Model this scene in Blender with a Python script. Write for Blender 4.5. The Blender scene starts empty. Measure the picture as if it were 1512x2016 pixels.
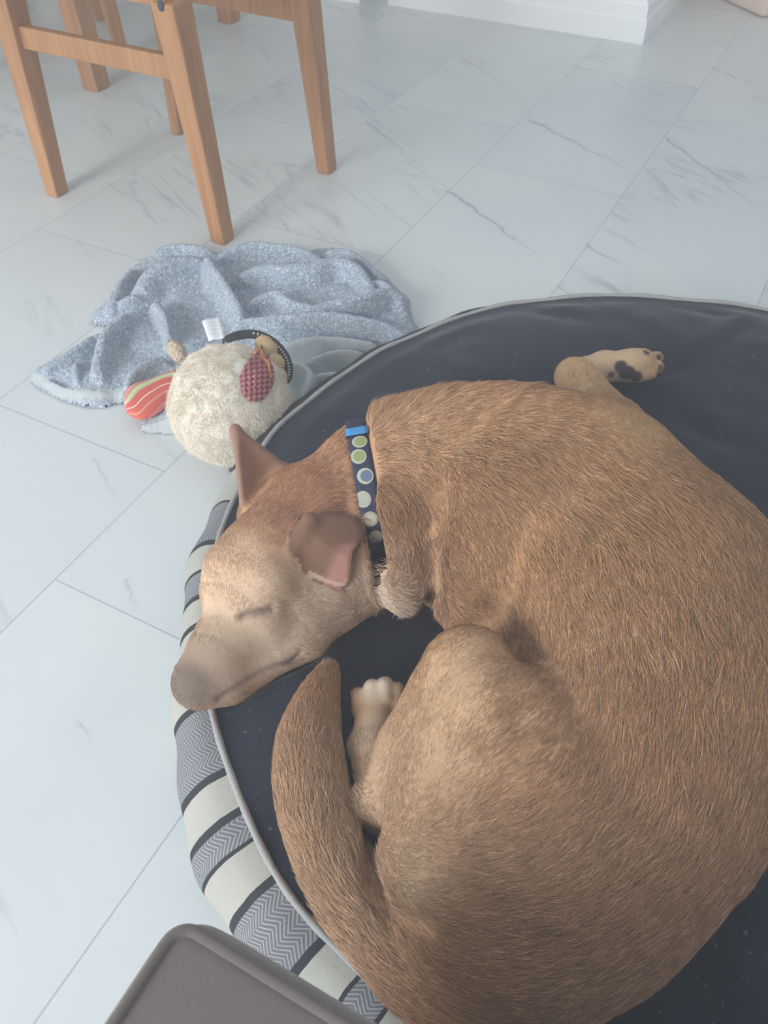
import bpy, bmesh, math, random, time
import numpy as np
from mathutils import Matrix, Vector
rng = np.random.default_rng(7); random.seed(7)
SC = bpy.context.scene; COL = SC.collection

# ------------------------------------------------------------------ camera, world, lights, exposure
S = 0.88                 # metres per layout unit (the layout unit is the camera's height above the floor)
FPX = 1649.0             # focal length in pixels of the 1512 x 2016 frame
RW = np.array([[0.99991917, 0.01271453, 0.0],
               [-0.00926481, 0.72862007, -0.68485542],
               [-0.00870761, 0.68480006, 0.72867898]])      # camera axes -> world
cam = bpy.data.cameras.new('camera'); camo = bpy.data.objects.new('camera', cam); COL.objects.link(camo)
camo.matrix_world = Matrix.Translation((0, 0, S)) @ Matrix(RW.tolist()).to_4x4()
cam.sensor_fit = 'VERTICAL'; cam.sensor_height = 36; cam.lens = FPX / 2016 * 36
cam.clip_start = 0.02; cam.clip_end = 60
cam.dof.use_dof = True; cam.dof.focus_distance = 0.95 * S; cam.dof.aperture_fstop = 16
SC.camera = camo

SC.view_settings.view_transform = 'Standard'; SC.view_settings.look = 'None'
SC.view_settings.gamma = 1; SC.view_settings.exposure = 0.0; SC.view_settings.use_curve_mapping = False

W = bpy.data.worlds.new('world'); SC.world = W; W.use_nodes = True
W.node_tree.nodes['Background'].inputs[0].default_value = (0.82, 0.91, 1.0, 1)
W.node_tree.nodes['Background'].inputs[1].default_value = 0.75

def area_light(name, loc, target, sx, sy, power, color):
    l = bpy.data.lights.new(name, 'AREA'); l.shape = 'RECTANGLE'; l.size = sx; l.size_y = sy
    l.energy = power; l.color = color
    o = bpy.data.objects.new(name, l); COL.objects.link(o)
    o.location = loc
    o.rotation_euler = (Vector(target) - Vector(loc)).to_track_quat('-Z', 'Y').to_euler()
    return o
area_light('window_daylight', (-2.96, -1.40, 1.55), (0.0, 1.3, 0.1), 2.6, 1.7, 232, (0.86, 0.93, 1.0))
sun = bpy.data.lights.new('sun', 'SUN'); sun.energy = 0.8; sun.angle = math.radians(4); sun.color = (1.0, 0.90, 0.76)
suno = bpy.data.objects.new('sun', sun); COL.objects.link(suno)
suno.rotation_euler = Vector((0.4772*0.866, 0.8788*0.866, -0.5)).to_track_quat('-Z', 'Y').to_euler()
HAZE = 0.09

# ------------------------------------------------------------------ helpers
def ray(px, py): return RW @ np.array([px - 756.0, -(py - 1008.0), -FPX])
def at(px, py, z=0.0):
    """layout point at height z seen at a pixel of the photograph"""
    r = ray(px, py); t = (z - 1.0) / r[2]
    return np.array([r[0] * t, r[1] * t, z])
DA = np.array([0.4772, 0.8788, 0.0]); DB = np.array([-0.8788, 0.4772, 0.0])   # the two directions of the floor tiles

def tag(o, label=None, cat=None, group=None, kind=None):
    if label: o['label'] = label
    if cat: o['category'] = cat
    if group: o['group'] = group
    if kind: o['kind'] = kind
    return o

def mesh_obj(name, V, F, mats, parent=None, smooth=True, fm=None, loc=None, vcol=None, uv=None, link=True):
    """V in layout units -> one mesh object in metres; loc (layout) sets the origin"""
    V = np.asarray(V, float); o0 = np.zeros(3) if loc is None else np.asarray(loc, float)
    if parent is not None and loc is None: o0 = np.array(parent.get('_o', [0, 0, 0]), float)
    me = bpy.data.meshes.new(name)
    me.from_pydata(((V - o0) * S).tolist(), [], [list(map(int, f)) for f in F] if not isinstance(F, np.ndarray) else F.tolist())
    mats = mats if isinstance(mats, (list, tuple)) else [mats]
    for m in mats: me.materials.append(m)
    if fm is not None: me.polygons.foreach_set('material_index', np.asarray(fm, dtype=np.int32))
    me.polygons.foreach_set('use_smooth', np.full(len(me.polygons), bool(smooth)))
    if vcol is not None:
        a = me.color_attributes.new('col', 'FLOAT_COLOR', 'POINT')
        a.data.foreach_set('color', np.c_[vcol, np.ones(len(vcol))].astype(np.float32).ravel())
    if uv is not None:
        u = me.uv_layers.new(name='UVMap'); li = np.empty(len(me.loops), np.int32); me.loops.foreach_get('vertex_index', li)
        u.data.foreach_set('uv', np.asarray(uv, np.float32)[li].ravel())
    me.update()
    o = bpy.data.objects.new(name, me); COL.objects.link(o)
    if parent is not None: o.parent = parent
    elif loc is not None: o.location = (o0 * S).tolist()
    return o

def empty(name, loc):
    o = bpy.data.objects.new(name, None); COL.objects.link(o); o.location = [c * S for c in loc]
    o.empty_display_size = 0.05; ORIG[o.name] = list(loc); return o
ORIG = {}
def child(name, V, F, mats, root, **k):
    """a part: vertices given in layout space, stored relative to the root's origin"""
    V = np.asarray(V, float) - np.array(ORIG.get(root.name, (0, 0, 0)))
    o = mesh_obj(name, V, F, mats, **k); o.parent = root; ORIG[o.name] = ORIG.get(root.name, (0, 0, 0)); return o

def prism(P0, P1):
    """box between two quads (lists of 4 points, same winding)"""
    V = list(P0) + list(P1); F = [(3, 2, 1, 0), (4, 5, 6, 7)]
    for i in range(4): j = (i + 1) % 4; F.append((i, j, j + 4, i + 4))
    return V, F
def obox(c, ax, ay, hx, hy, z0, z1):
    c = np.array([c[0], c[1], 0.0]); q = [c - ax*hx - ay*hy, c + ax*hx - ay*hy, c + ax*hx + ay*hy, c - ax*hx + ay*hy]
    Z = np.array([0, 0, 1.0])
    return prism([p + Z*z0 for p in q], [p + Z*z1 for p in q])
def join(*parts):
    V = []; F = []
    for v, f in parts:
        k = len(V); V += [np.asarray(p, float) for p in v]; F += [tuple(i + k for i in q) for q in f]
    return V, F
def bevel(o, w, n=2):
    m = o.modifiers.new('bevel', 'BEVEL'); m.width = w * S; m.segments = n; m.limit_method = 'ANGLE'; m.angle_limit = 0.6; return o
def tube(pts, r, n=10, closed=False, caps=True):
    pts = np.asarray(pts, float); N = len(pts); r = np.broadcast_to(np.asarray(r, float), (N,))
    V = []; F = []
    up = np.array([0.13, 0.21, 1.0])
    for i in range(N):
        if closed: t = pts[(i+1) % N] - pts[i-1]
        else: t = pts[min(i+1, N-1)] - pts[max(i-1, 0)]
        t /= np.linalg.norm(t) + 1e-12
        a = np.cross(t, up); a /= np.linalg.norm(a) + 1e-12; b = np.cross(t, a)
        for k in range(n):
            w = 2*math.pi*k/n; V.append(pts[i] + r[i]*(a*math.cos(w) + b*math.sin(w)))
    for i in range(N if closed else N-1):
        j = (i+1) % N
        for k in range(n): l = (k+1) % n; F.append((i*n+k, i*n+l, j*n+l, j*n+k))
    if not closed and caps: F.append(tuple(range(n))[::-1]); F.append(tuple((N-1)*n + k for k in range(n)))
    return V, F
def catmull(P, m=8, closed=False):
    P = np.asarray(P, float); N = len(P); out = []
    for i in range(N if closed else N-1):
        g = (lambda k: P[k % N]) if closed else (lambda k: P[min(max(k, 0), N-1)])
        p0, p1, p2, p3 = g(i-1), g(i), g(i+1), g(i+2)
        for s in np.linspace(0, 1, m, endpoint=False):
            out.append(0.5*((2*p1) + (-p0+p2)*s + (2*p0-5*p1+4*p2-p3)*s*s + (-p0+3*p1-3*p2+p3)*s**3))
    if not closed: out.append(P[-1])
    return np.array(out)
def sm(a, b, x):
    t = np.clip((x - a) / (b - a), 0, 1); return t*t*(3 - 2*t)

# smooth value noise (numpy), for the shapes of cloth
_G = rng.random((64, 64, 8)) * 2 - 1
def vnoise(x, y, k=0):
    x = np.asarray(x, float); y = np.asarray(y, float)
    xi = np.floor(x).astype(int); yi = np.floor(y).astype(int); fx = x - xi; fy = y - yi
    fx = fx*fx*(3-2*fx); fy = fy*fy*(3-2*fy); g = _G[..., k]
    a = g[xi % 64, yi % 64]; b = g[(xi+1) % 64, yi % 64]; c = g[xi % 64, (yi+1) % 64]; d = g[(xi+1) % 64, (yi+1) % 64]
    return (a*(1-fx)+b*fx)*(1-fy) + (c*(1-fx)+d*fx)*fy

# ------------------------------------------------------------------ material helpers
class NT:
    def __init__(s, name):
        s.m = bpy.data.materials.new(name); s.m.use_nodes = True; s.t = s.m.node_tree
        s.b = s.t.nodes['Principled BSDF']; s.out = s.t.nodes['Material Output']
    def n(s, typ, **k):
        nd = s.t.nodes.new(typ)
        for a, v in k.items(): setattr(nd, a, v)
        return nd
    def l(s, a, b): s.t.links.new(a, b)
    def math(s, op, a, b=None, c=None):
        nd = s.n('ShaderNodeMath', operation=op)
        for i, v in enumerate((a, b, c)):
            if v is None: continue
            if hasattr(v, 'is_linked'): s.l(v, nd.inputs[i])
            else: nd.inputs[i].default_value = v
        return nd.outputs[0]
    def noise(s, vec, scale, detail=3, rough=0.5, dist=0.0):
        nd = s.n('ShaderNodeTexNoise'); nd.inputs['Scale'].default_value = scale; nd.inputs['Detail'].default_value = detail
        nd.inputs['Roughness'].default_value = rough; nd.inputs['Distortion'].default_value = dist
        if vec is not None: s.l(vec, nd.inputs['Vector'])
        return nd
    def ramp(s, fac, stops, interp='LINEAR'):
        nd = s.n('ShaderNodeValToRGB'); cr = nd.color_ramp; cr.interpolation = interp
        while len(cr.elements) < len(stops): cr.elements.new(0.5)
        for e, (p, c) in zip(cr.elements, stops):
            e.position = p; e.color = tuple(c) + (1,) if len(c) == 3 else c
        s.l(fac, nd.inputs[0]); return nd.outputs[0]
    def mix(s, fac, a, b, blend='MIX'):
        nd = s.n('ShaderNodeMix', data_type='RGBA', blend_type=blend)
        for i, v in ((0, fac), (6, a), (7, b)):
            if hasattr(v, 'is_linked'): s.l(v, nd.inputs[i])
            else: nd.inputs[i].default_value = v if i == 0 else tuple(v) + (1,)
        return nd.outputs[2]
    def bump(s, h, strength, dist):
        nd = s.n('ShaderNodeBump'); nd.inputs['Strength'].default_value = strength; nd.inputs['Distance'].default_value = dist
        s.l(h, nd.inputs['Height']); s.l(nd.outputs[0], s.b.inputs['Normal']); return nd
    def coord(s, which='Object'): return s.n('ShaderNodeTexCoord').outputs[which]
def simple(name, col, rough=0.6, spec=0.4, bump=None, sheen=0):
    t = NT(name); t.b.inputs['Base Color'].default_value = tuple(col) + (1,); t.b.inputs['Roughness'].default_value = rough
    t.b.inputs['Specular IOR Level'].default_value = spec
    if sheen: t.b.inputs['Sheen Weight'].default_value = sheen
    if bump: t.bump(t.noise(t.coord(), bump[0]).outputs[0], bump[1], bump[2])
    return t.m

#@@FLOOR
# ------------------------------------------------------------------ floor
def mat_floor():
    t = NT('marble_tiles'); co = t.coord('Object')
    mp = t.n('ShaderNodeMapping', vector_type='TEXTURE')      # into tile axes: x along DB, y along DA
    mp.inputs['Rotation'].default_value = (0, 0, math.atan2(DA[1], DA[0]))
    t.l(co, mp.inputs['Vector']); sp = t.n('ShaderNodeSeparateXYZ'); t.l(mp.outputs[0], sp.inputs[0])
    # u = coordinate along DA, v = coordinate along DB (metres)
    u = t.math('DIVIDE', sp.outputs[0], S); v = t.math('DIVIDE', sp.outputs[1], S)
    WID = 0.4
    col = t.math('DIVIDE', t.math('SUBTRACT', v, 0.4286), WID)        # column index; a seam lies at v = 0.829 + k*0.4
    ci = t.math('FLOOR', col)
    LEN = 0.8
    off = t.math('ADD', t.math('MULTIPLY', t.math('MODULO', t.math('ADD', ci, 40.0), 2.0), 0.267), 0.469)
    row = t.math('DIVIDE', t.math('SUBTRACT', u, off), LEN); ri = t.math('FLOOR', row)
    def seam(x, w):
        f = t.math('SUBTRACT', x, t.math('FLOOR', x)); d = t.math('MINIMUM', f, t.math('SUBTRACT', 1.0, f))
        nd = t.n('ShaderNodeMapRange'); nd.inputs['From Min'].default_value = w*0.35; nd.inputs['From Max'].default_value = w
        nd.inputs['To Min'].default_value = 1; nd.inputs['To Max'].default_value = 0
        t.l(d, nd.inputs['Value']); return nd.outputs[0]
    s1 = seam(col, 0.0040); s2 = seam(row, 0.0021); sm_ = t.math('MAXIMUM', s1, s2)
    # veins: different on every tile
    cmb = t.n('ShaderNodeCombineXYZ'); t.l(t.math('MULTIPLY', ci, 3.7), cmb.inputs[0]); t.l(t.math('MULTIPLY', ri, 5.3), cmb.inputs[1]); t.l(t.math('ADD', ci, ri), cmb.inputs[2])
    rot = t.n('ShaderNodeMapping'); rot.inputs['Rotation'].default_value = (0, 0, math.radians(59)); rot.inputs['Scale'].default_value = (1, 1, 1)
    t.l(co, rot.inputs['Vector'])
    st = t.n('ShaderNodeMapping'); st.inputs['Scale'].default_value = (0.9, 6.0, 1); t.l(rot.outputs[0], st.inputs['Vector'])
    ad = t.n('ShaderNodeVectorMath', operation='ADD'); t.l(st.outputs[0], ad.inputs[0]); t.l(cmb.outputs[0], ad.inputs[1])
    n1 = t.noise(ad.outputs[0], 1.3, 4, 0.6, 0.5).outputs[0]
    ridge = t.math('ABSOLUTE', t.math('SUBTRACT', n1, 0.5))
    vein = t.ramp(ridge, [(0.0, (1, 1, 1)), (0.008, (0.6, 0.6, 0.6)), (0.030, (0.0, 0.0, 0.0))])
    ad2 = t.n('ShaderNodeVectorMath', operation='ADD'); t.l(co, ad2.inputs[0]); t.l(cmb.outputs[0], ad2.inputs[1])
    n2 = t.noise(ad2.outputs[0], 2.6, 2, 0.5).outputs[0]
    msk = t.ramp(n2, [(0.50, (0, 0, 0)), (0.62, (1, 1, 1))])
    n3 = t.noise(ad.outputs[0], 9.0, 4, 0.7).outputs[0]
    brk = t.ramp(n3, [(0.38, (0.1, 0.1, 0.1)), (0.6, (1, 1, 1))])
    va = t.math('MULTIPLY', t.math('MULTIPLY', t.math('MULTIPLY', vein, msk), brk), 0.65)
    # the long grey strokes one can see, each where it lies on its tile
    wob = t.math('MULTIPLY', t.math('SUBTRACT', t.noise(co, 13, 3, 0.6).outputs[0], 0.5), 0.030)
    fine = t.noise(co, 150, 3, 0.7).outputs[0]
    for (a, b, w, k) in (((878, 372), (1078, 515), .014, .9), ((1036, 232), (1265, 347), .016, .75), ((1310, 270), (1520, 432), .012, .8), ((720, 238), (835, 335), .012, .65), ((905, 112), (1012, 178), .012, .55),
                         ((1150, 478), (1245, 535), .014, .6), ((1185, 446), (1320, 522), .010, .4), ((1395, 132), (1520, 182), .014, .6), ((340, 303), (402, 350), .010, .5), ((540, 380), (628, 462), .010, .4), ((505, 88), (560, 152), .012, .5),
                         ((185, 895), (245, 1005), .008, .35), ((242, 1140), (292, 1218), .007, .45), ((1130, 130), (1205, 152), .014, .4), ((150, 1420), (185, 1465), .007, .4), ((700, 12), (748, 45), .010, .6), ((770, 640), (800, 690), .008, .2), ((850, 520), (885, 560), .006, .35)):
        p = at(*a)*S; q = at(*b)*S; L = float(np.linalg.norm(q - p)); w *= S
        mm = t.n('ShaderNodeMapping', vector_type='TEXTURE'); mm.inputs['Location'].default_value = (p[0], p[1], 0); mm.inputs['Rotation'].default_value = (0, 0, math.atan2(q[1]-p[1], q[0]-p[0])); t.l(co, mm.inputs['Vector'])
        ss = t.n('ShaderNodeSeparateXYZ'); t.l(mm.outputs[0], ss.inputs[0])
        y = t.math('ABSOLUTE', t.math('ADD', ss.outputs[1], wob)); xr = t.math('DIVIDE', ss.outputs[0], L)
        env = t.ramp(xr, [(0.0, (0, 0, 0)), (0.06, (1, 1, 1)), (0.45, (.6, .6, .6)), (1.0, (0, 0, 0))])
        # a bundle of thin lines rather than one
        ln = t.math('PINGPONG', t.math('ADD', ss.outputs[1], t.math('MULTIPLY', wob, 1.6)), w*.55)
        thin = t.ramp(t.math('DIVIDE', ln, w*.55), [(0.0, (1, 1, 1)), (0.5, (.5, .5, .5)), (1, (.16, .16, .16))])
        body = t.ramp(t.math('DIVIDE', y, w), [(0.0, (1, 1, 1)), (0.25, (.5, .5, .5)), (1.0, (0, 0, 0))])
        v_ = t.math('MULTIPLY', t.math('MULTIPLY', t.math('MULTIPLY', env, thin), body), t.math('MULTIPLY', t.ramp(fine, [(.35, (.2, .2, .2)), (.62, (1, 1, 1))]), k*3.4))
        v_ = t.math('MINIMUM', v_, k)
        va = t.math('MAXIMUM', va, v_)
    cloud = t.ramp(t.noise(ad2.outputs[0], 1.7, 4, 0.6).outputs[0], [(0.3, (0.63, 0.66, 0.67)), (0.7, (0.70, 0.72, 0.70))])
    c = t.mix(t.math('MULTIPLY', va, 0.80), cloud, (0.27, 0.29, 0.33))
    c = t.mix(t.math('MULTIPLY', sm_, 0.55), c, (0.28, 0.31, 0.33))
    t.l(c, t.b.inputs['Base Color'])
    t.b.inputs['Roughness'].default_value = 0.33; t.b.inputs['Specular IOR Level'].default_value = 0.4
    t.bump(t.math('SUBTRACT', t.math('MULTIPLY', t.noise(co, 60, 2).outputs[0], 0.15), t.math('MULTIPLY', sm_, 1.0)), 0.15, 0.002)
    return t.m
fl = mesh_obj('floor', [(-3.6, -1.6, 0), (4, -1.6, 0), (4, 6, 0), (-3.6, 6, 0)], [(0, 1, 2, 3)], mat_floor(), smooth=False)
tag(fl, 'white marble look tiled floor', kind='structure')

#@@WALLS
M_white = simple('white_gloss_paint', (0.93, 0.945, 0.96), 0.35, 0.5)
M_wall = simple('wall_paint', (0.80, 0.80, 0.76), 0.8, 0.2)
c0 = at(1265, 88); c0 = np.array([c0[0], c0[1], 0])
LB = 0.985
# the pier: a short stretch of wall whose skirting faces the camera
def pier():
    a = c0; b = c0 + DB*LB; ins = 0.035
    q = [a + DA*ins + DB*ins, a + DA*1.6 + DB*ins, b + DA*1.6 - DB*ins, b + DA*ins - DB*ins]
    Z = np.array([0, 0, 1.0]); V, F = prism([p for p in q], [p + Z*2.7 for p in q])
    o = mesh_obj('wall_pier', V, F, M_wall, smooth=False); tag(o, 'cream wall pier behind the white skirting', kind='structure')
    # skirting profile (offset outwards, height)
    prof = [(0.035, 0.0), (0.035, 0.070), (0.029, 0.076), (0.029, 0.112), (0.020, 0.122), (0.020, 0.15), (0.012, 0.165), (0.0, 0.172)]
    P = [b + DA*1.6, b, a, a + DA*1.6]; V = []; F = []
    nrm = [DB, None, None, -DB]
    for i, p in enumerate(P):
        for off, h in prof:
            d = ins - off                      # distance inside the outer outline
            if i == 0: q_ = p - DB*d
            elif i == 1: q_ = p - DB*d + DA*d
            elif i == 2: q_ = p + DB*d + DA*d
            else: q_ = p + DB*d
            V.append(q_ + Z*h)
    n = len(prof)
    for i in range(3):
        for k in range(n-1): F.append((i*n+k, i*n+k+1, (i+1)*n+k+1, (i+1)*n+k))
    o = mesh_obj('baseboard_pier', V, F, M_white, smooth=False); tag(o, 'white moulded skirting board along the pier', kind='structure')
pier()
def wall_seg(name, p, d, nrm, L, label, base=True, T=0.12, H=2.7):
    Z = np.array([0, 0, 1.0]); q = [p, p + d*L, p + d*L + nrm*T, p + nrm*T]
    V, F = prism(q, [k + Z*H for k in q]); o = mesh_obj(name, V, F, M_wall, smooth=False); tag(o, label, kind='structure')
    if base:
        prof = [(0.035, 0.0), (0.035, 0.070), (0.029, 0.076), (0.029, 0.112), (0.020, 0.122), (0.020, 0.15), (0.0, 0.172)]
        V = []; F = []; n = len(prof)
        for k, (off, h) in enumerate(prof): V.append(p - nrm*off + Z*h)
        for k, (off, h) in enumerate(prof): V.append(p + d*L - nrm*off + Z*h)
        for k in range(n-1): F.append((k, k+1, n+k+1, n+k))
        V += [p, p + Z*0.172]; F.append(tuple(range(n)) + (2*n+1, 2*n))
        o = mesh_obj('baseboard' + name[4:], V, F, M_white, smooth=False); tag(o, 'white skirting board', kind='structure')
# the wall behind the photographer, with its wide window
def window_wall():
    u0 = -1.9; Z = np.array([0, 0, 1.0]); P_ = lambda u, v, z: DA*u + DB*v + Z*z
    zh = 2.24; v0, v1 = -1.6, 2.8
    def slab(name, va, vb, za, zb, lab):
        q = [P_(u0, va, za), P_(u0, vb, za), P_(u0, vb, zb), P_(u0, va, zb)]; V_, F_ = prism(q, [p - DA*.12 for p in q]); o = mesh_obj(name, V_, F_, M_wall, smooth=False); tag(o, lab, kind='structure')
    slab('wall_window_head', -3.2, 3.4, zh, 2.8, 'cream wall above the wide window'); slab('wall_window_side', v1, 3.4, 0, zh, 'cream wall beside the wide window')
    slab('wall_window_sill', -3.2, v1, 0, .12, 'low cream wall under the wide window'); slab('wall_window_end', -3.2, v0, .12, zh, 'cream wall at the other side of the wide window')
    V_, F_ = [], []
    parts = [obox(DA*(u0 - .06) + DB*v, DA, DB, .03, .025, .12, zh) for v in (v0 + .025, (v0 + v1)/2, v1 - .025)]
    V_, F_ = join(*parts); o = mesh_obj('window_1', V_, F_, M_white, smooth=False); tag(o, 'white frame of the wide window behind the photographer', kind='structure')
window_wall()
wb = np.array([-0.052, 3.635, 0.0])
wall_seg('wall_back', wb + DA*0.0, DB, DA, 3.4, 'cream back wall beyond the dining table')

#@@CHAIR
def mat_wood(name='honey_wood', a=(0.54, 0.27, 0.125), b=(0.40, 0.185, 0.08)):
    t = NT(name); co = t.coord('Object')
    mp = t.n('ShaderNodeMapping'); mp.inputs['Scale'].default_value = (38, 38, 2.2); t.l(co, mp.inputs['Vector'])
    n = t.noise(mp.outputs[0], 1.6, 5, 0.65, 0.6).outputs[0]
    mp2 = t.n('ShaderNodeMapping'); mp2.inputs['Scale'].default_value = (160, 160, 6); t.l(co, mp2.inputs['Vector'])
    n2 = t.noise(mp2.outputs[0], 2, 2).outputs[0]
    c = t.ramp(t.math('ADD', t.math('MULTIPLY', n, 0.8), t.math('MULTIPLY', n2, 0.2)), [(0.35, b), (0.62, a)])
    t.l(c, t.b.inputs['Base Color']); t.b.inputs['Roughness'].default_value = 0.42; t.b.inputs['Specular IOR Level'].default_value = 0.35
    t.bump(n2, 0.12, 0.001)
    return t.m
M_wood = mat_wood()
M_seat = simple('seat_fabric', (0.45, 0.38, 0.30), 0.9, 0.1, (300, 0.3, 0.002))
M_dark = simple('dark_metal', (0.06, 0.07, 0.08), 0.4)
def chair(root_loc, label, group):
    """local axes: ex along DB side (L-F), ey along DA side; built directly in layout space"""
    root = empty('dining_chair', root_loc); tag(root, label, 'chair', group)
    Z = np.array([0, 0, 1.0])
    F_ = np.array([-0.372, 1.828, 0]); L_ = np.array([-0.828, 2.078, 0]); R_ = np.array([-0.140, 2.188, 0]); K_ = L_ + (R_ - F_)
    K_ = np.array([-0.575, 2.44, 0])
    cen = (F_ + L_ + R_ + K_)/4
    tops = {}
    ztop = 0.50
    lean = {'F': DB*0.034, 'L': -DB*0.030, 'R': DB*0.040, 'K': -DB*0.034}
    foot = {'F': F_, 'L': L_, 'R': R_, 'K': K_}
    for k in 'FLRK':
        p0 = foot[k]; p1 = p0 + lean[k] + Z*ztop; h0, h1 = 0.0215, 0.031
        if k == 'K': h0, h1 = 0.0165, 0.024
        sh = -DA*0.0 
        q0 = [p0 + sx*DB*h0*0.9 + sy*DA*h0 for sx, sy in ((-1,-1),(1,-1),(1,1),(-1,1))]
        q1 = [p1 + sx*DB*h1*0.9 + sy*DA*h1 for sx, sy in ((-1,-1),(1,-1),(1,1),(-1,1))]
        V, F = prism(q0[::-1], q1[::-1])
        bevel(child('leg', V, F, M_wood, root, smooth=False), 0.004)
        tops[k] = p1
    def beam(a, b, z0, z1, th):
        a = np.array(a)*1.0; b = np.array(b)*1.0; a[2] = b[2] = 0; d = (b-a)/np.linalg.norm(b-a); n = np.array([-d[1], d[0], 0])
        return prism([a - n*th + Z*z0, b - n*th + Z*z0, b + n*th + Z*z0, a + n*th + Z*z0], [a - n*th + Z*z1, b - n*th + Z*z1, b + n*th + Z*z1, a + n*th + Z*z1])
    def pos(k, z): return foot[k] + lean[k]*(z/ztop)
    for a, b in (('L', 'F'), ('K', 'R')):
        V, F = beam(pos(a, .37) , pos(b, .37), 0.350, 0.397, 0.011); bevel(child('stretcher', V, F, M_wood, root, smooth=False), 0.003)
    for a, b, z0 in (('L', 'F', .487), ('K', 'R', .487), ('F', 'R', .487), ('L', 'K', .487)):
        V, F = beam(pos(a, .5), pos(b, .5), z0, 0.56, 0.014); bevel(child('seat_rail', V, F, M_wood, root, smooth=False), 0.003)
    cs = [pos(k, .5) for k in 'FLKR']; cc = sum(cs)/4
    q0 = [cc + (p - cc)*1.07 + Z*.56 for p in cs]; q1 = [cc + (p - cc)*1.05 + Z*.60 for p in cs]
    for q in q0 + q1: q[2] = q[2]
    V, F = prism([np.array([p[0], p[1], .56]) for p in q0][::-1], [np.array([p[0], p[1], .605]) for p in q1][::-1])
    bevel(child('seat', V, F, M_seat, root, smooth=False), 0.015, 4)
    # backrest on the far left side (L-K)
    for k in 'LK':
        p0 = pos(k, .5); p1 = p0 + DB*0.06
        V, F = prism([np.array([p0[0], p0[1], .5]) + sx*DB*.02 + sy*DA*.02 for sx, sy in ((-1,-1),(1,-1),(1,1),(-1,1))][::-1],
                     [np.array([p1[0], p1[1], 1.0]) + sx*DB*.015 + sy*DA*.018 for sx, sy in ((-1,-1),(1,-1),(1,1),(-1,1))][::-1])
        bevel(child('back_post', V, F, M_wood, root, smooth=False), 0.004)
    for zc in (.72, .82, .93):
        w = DB*0.06*(zc-.5)/.5
        V, F = beam(pos('L', .5) + w, pos('K', .5) + w, zc, zc+.045, .01); bevel(child('back_slat', V, F, M_wood, root, smooth=False), 0.003)
    # bolt cap on the near leg
    bc = foot['F'] + lean['F']*1.0 + Z*0.497 - DA*0.0305
    V, F = [], []
    for k in range(16):
        w = 2*math.pi*k/16; V.append(bc + DB*0.008*math.cos(w) + Z*0.011*math.sin(w))
    for k in range(16):
        w = 2*math.pi*k/16; V.append(bc - DA*0.003 + DB*0.007*math.cos(w) + Z*0.010*math.sin(w))
    F = [tuple(range(16, 32))] + [(k, (k+1) % 16, 16+(k+1) % 16, 16+k) for k in range(16)]
    child('bolt_cap', V, F, M_dark, root, smooth=False)
    return root
ch = chair((-0.372, 1.828, 0), 'honey-coloured wooden dining chair with tapered legs nearest the grey blanket', 'dining chairs around the table')
def dup(root, loc, rz, label):
    r = root.copy(); COL.objects.link(r); r.location = [c*S for c in loc]; r.rotation_euler = (0, 0, rz); r['label'] = label
    for c in list(root.children):
        d = c.copy(); COL.objects.link(d); d.parent = r
    return r
ch2 = dup(ch, (-0.86, 3.06, 0), math.radians(55), 'farther wooden dining chair in the shade under the table, mostly out of view')
# dining table
tb = empty('dining_table', (-0.887, 2.79, 0)); tag(tb, 'wooden dining table, one thick leg seen behind the near chair', 'table')
tl = np.array([-0.887, 2.79, 0])
for i, (a, b) in enumerate(((0, 0), (1.05, 0), (0, 0.72), (1.05, 0.72))):
    c = tl + DB*a + DA*b
    q0 = [c + sx*DB*.030 + sy*DA*.030 for sx, sy in ((-1,-1),(1,-1),(1,1),(-1,1))]
    q1 = [c + DB*(.03 if a == 0 else -.03) + DA*(.0) + sx*DB*.04 + sy*DA*.04 + np.array([0, 0, .80]) for sx, sy in ((-1,-1),(1,-1),(1,1),(-1,1))]
    V, F = prism(q0[::-1], q1[::-1]); bevel(child('leg', V, F, M_wood, tb, smooth=False), .004)
c = tl + DB*.525 + DA*.36
V, F = obox(c, DB, DA, .66, .50, .80, .84); bevel(child('tabletop', V, F, M_wood, tb, smooth=False), .006)

# pale pink footstool at the far right
fs = empty('footstool', (1.55, 3.55, 0)); tag(fs, 'pale pink footstool cut off by the top right corner of the photo', 'footstool')
p = at(1500, 38); p[2] = 0
e1 = np.array([-0.35, 0.93, 0]); e1 /= np.linalg.norm(e1); e2 = np.array([0.93, 0.35, 0])
q = [p, p + e2*.45, p + e2*.45 + e1*.45, p + e1*.45]
V, F = prism([k + np.array([0, 0, 0.0]) for k in q], [k + np.array([0, 0, .34]) for k in q])
bevel(child('upholstered_body', V, F, simple('pink_fabric', (0.72, 0.56, 0.50), 0.9, 0.1), fs, smooth=True), .02, 4)
V, F = prism([k*1.0 + np.array([0, 0, .34]) for k in q], [k + np.array([0, 0, .42]) for k in q])
bevel(child('cushion', V, F, simple('pink_cushion', (0.74, 0.58, 0.52), 0.9, 0.1), fs, smooth=True), .03, 4)

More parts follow.
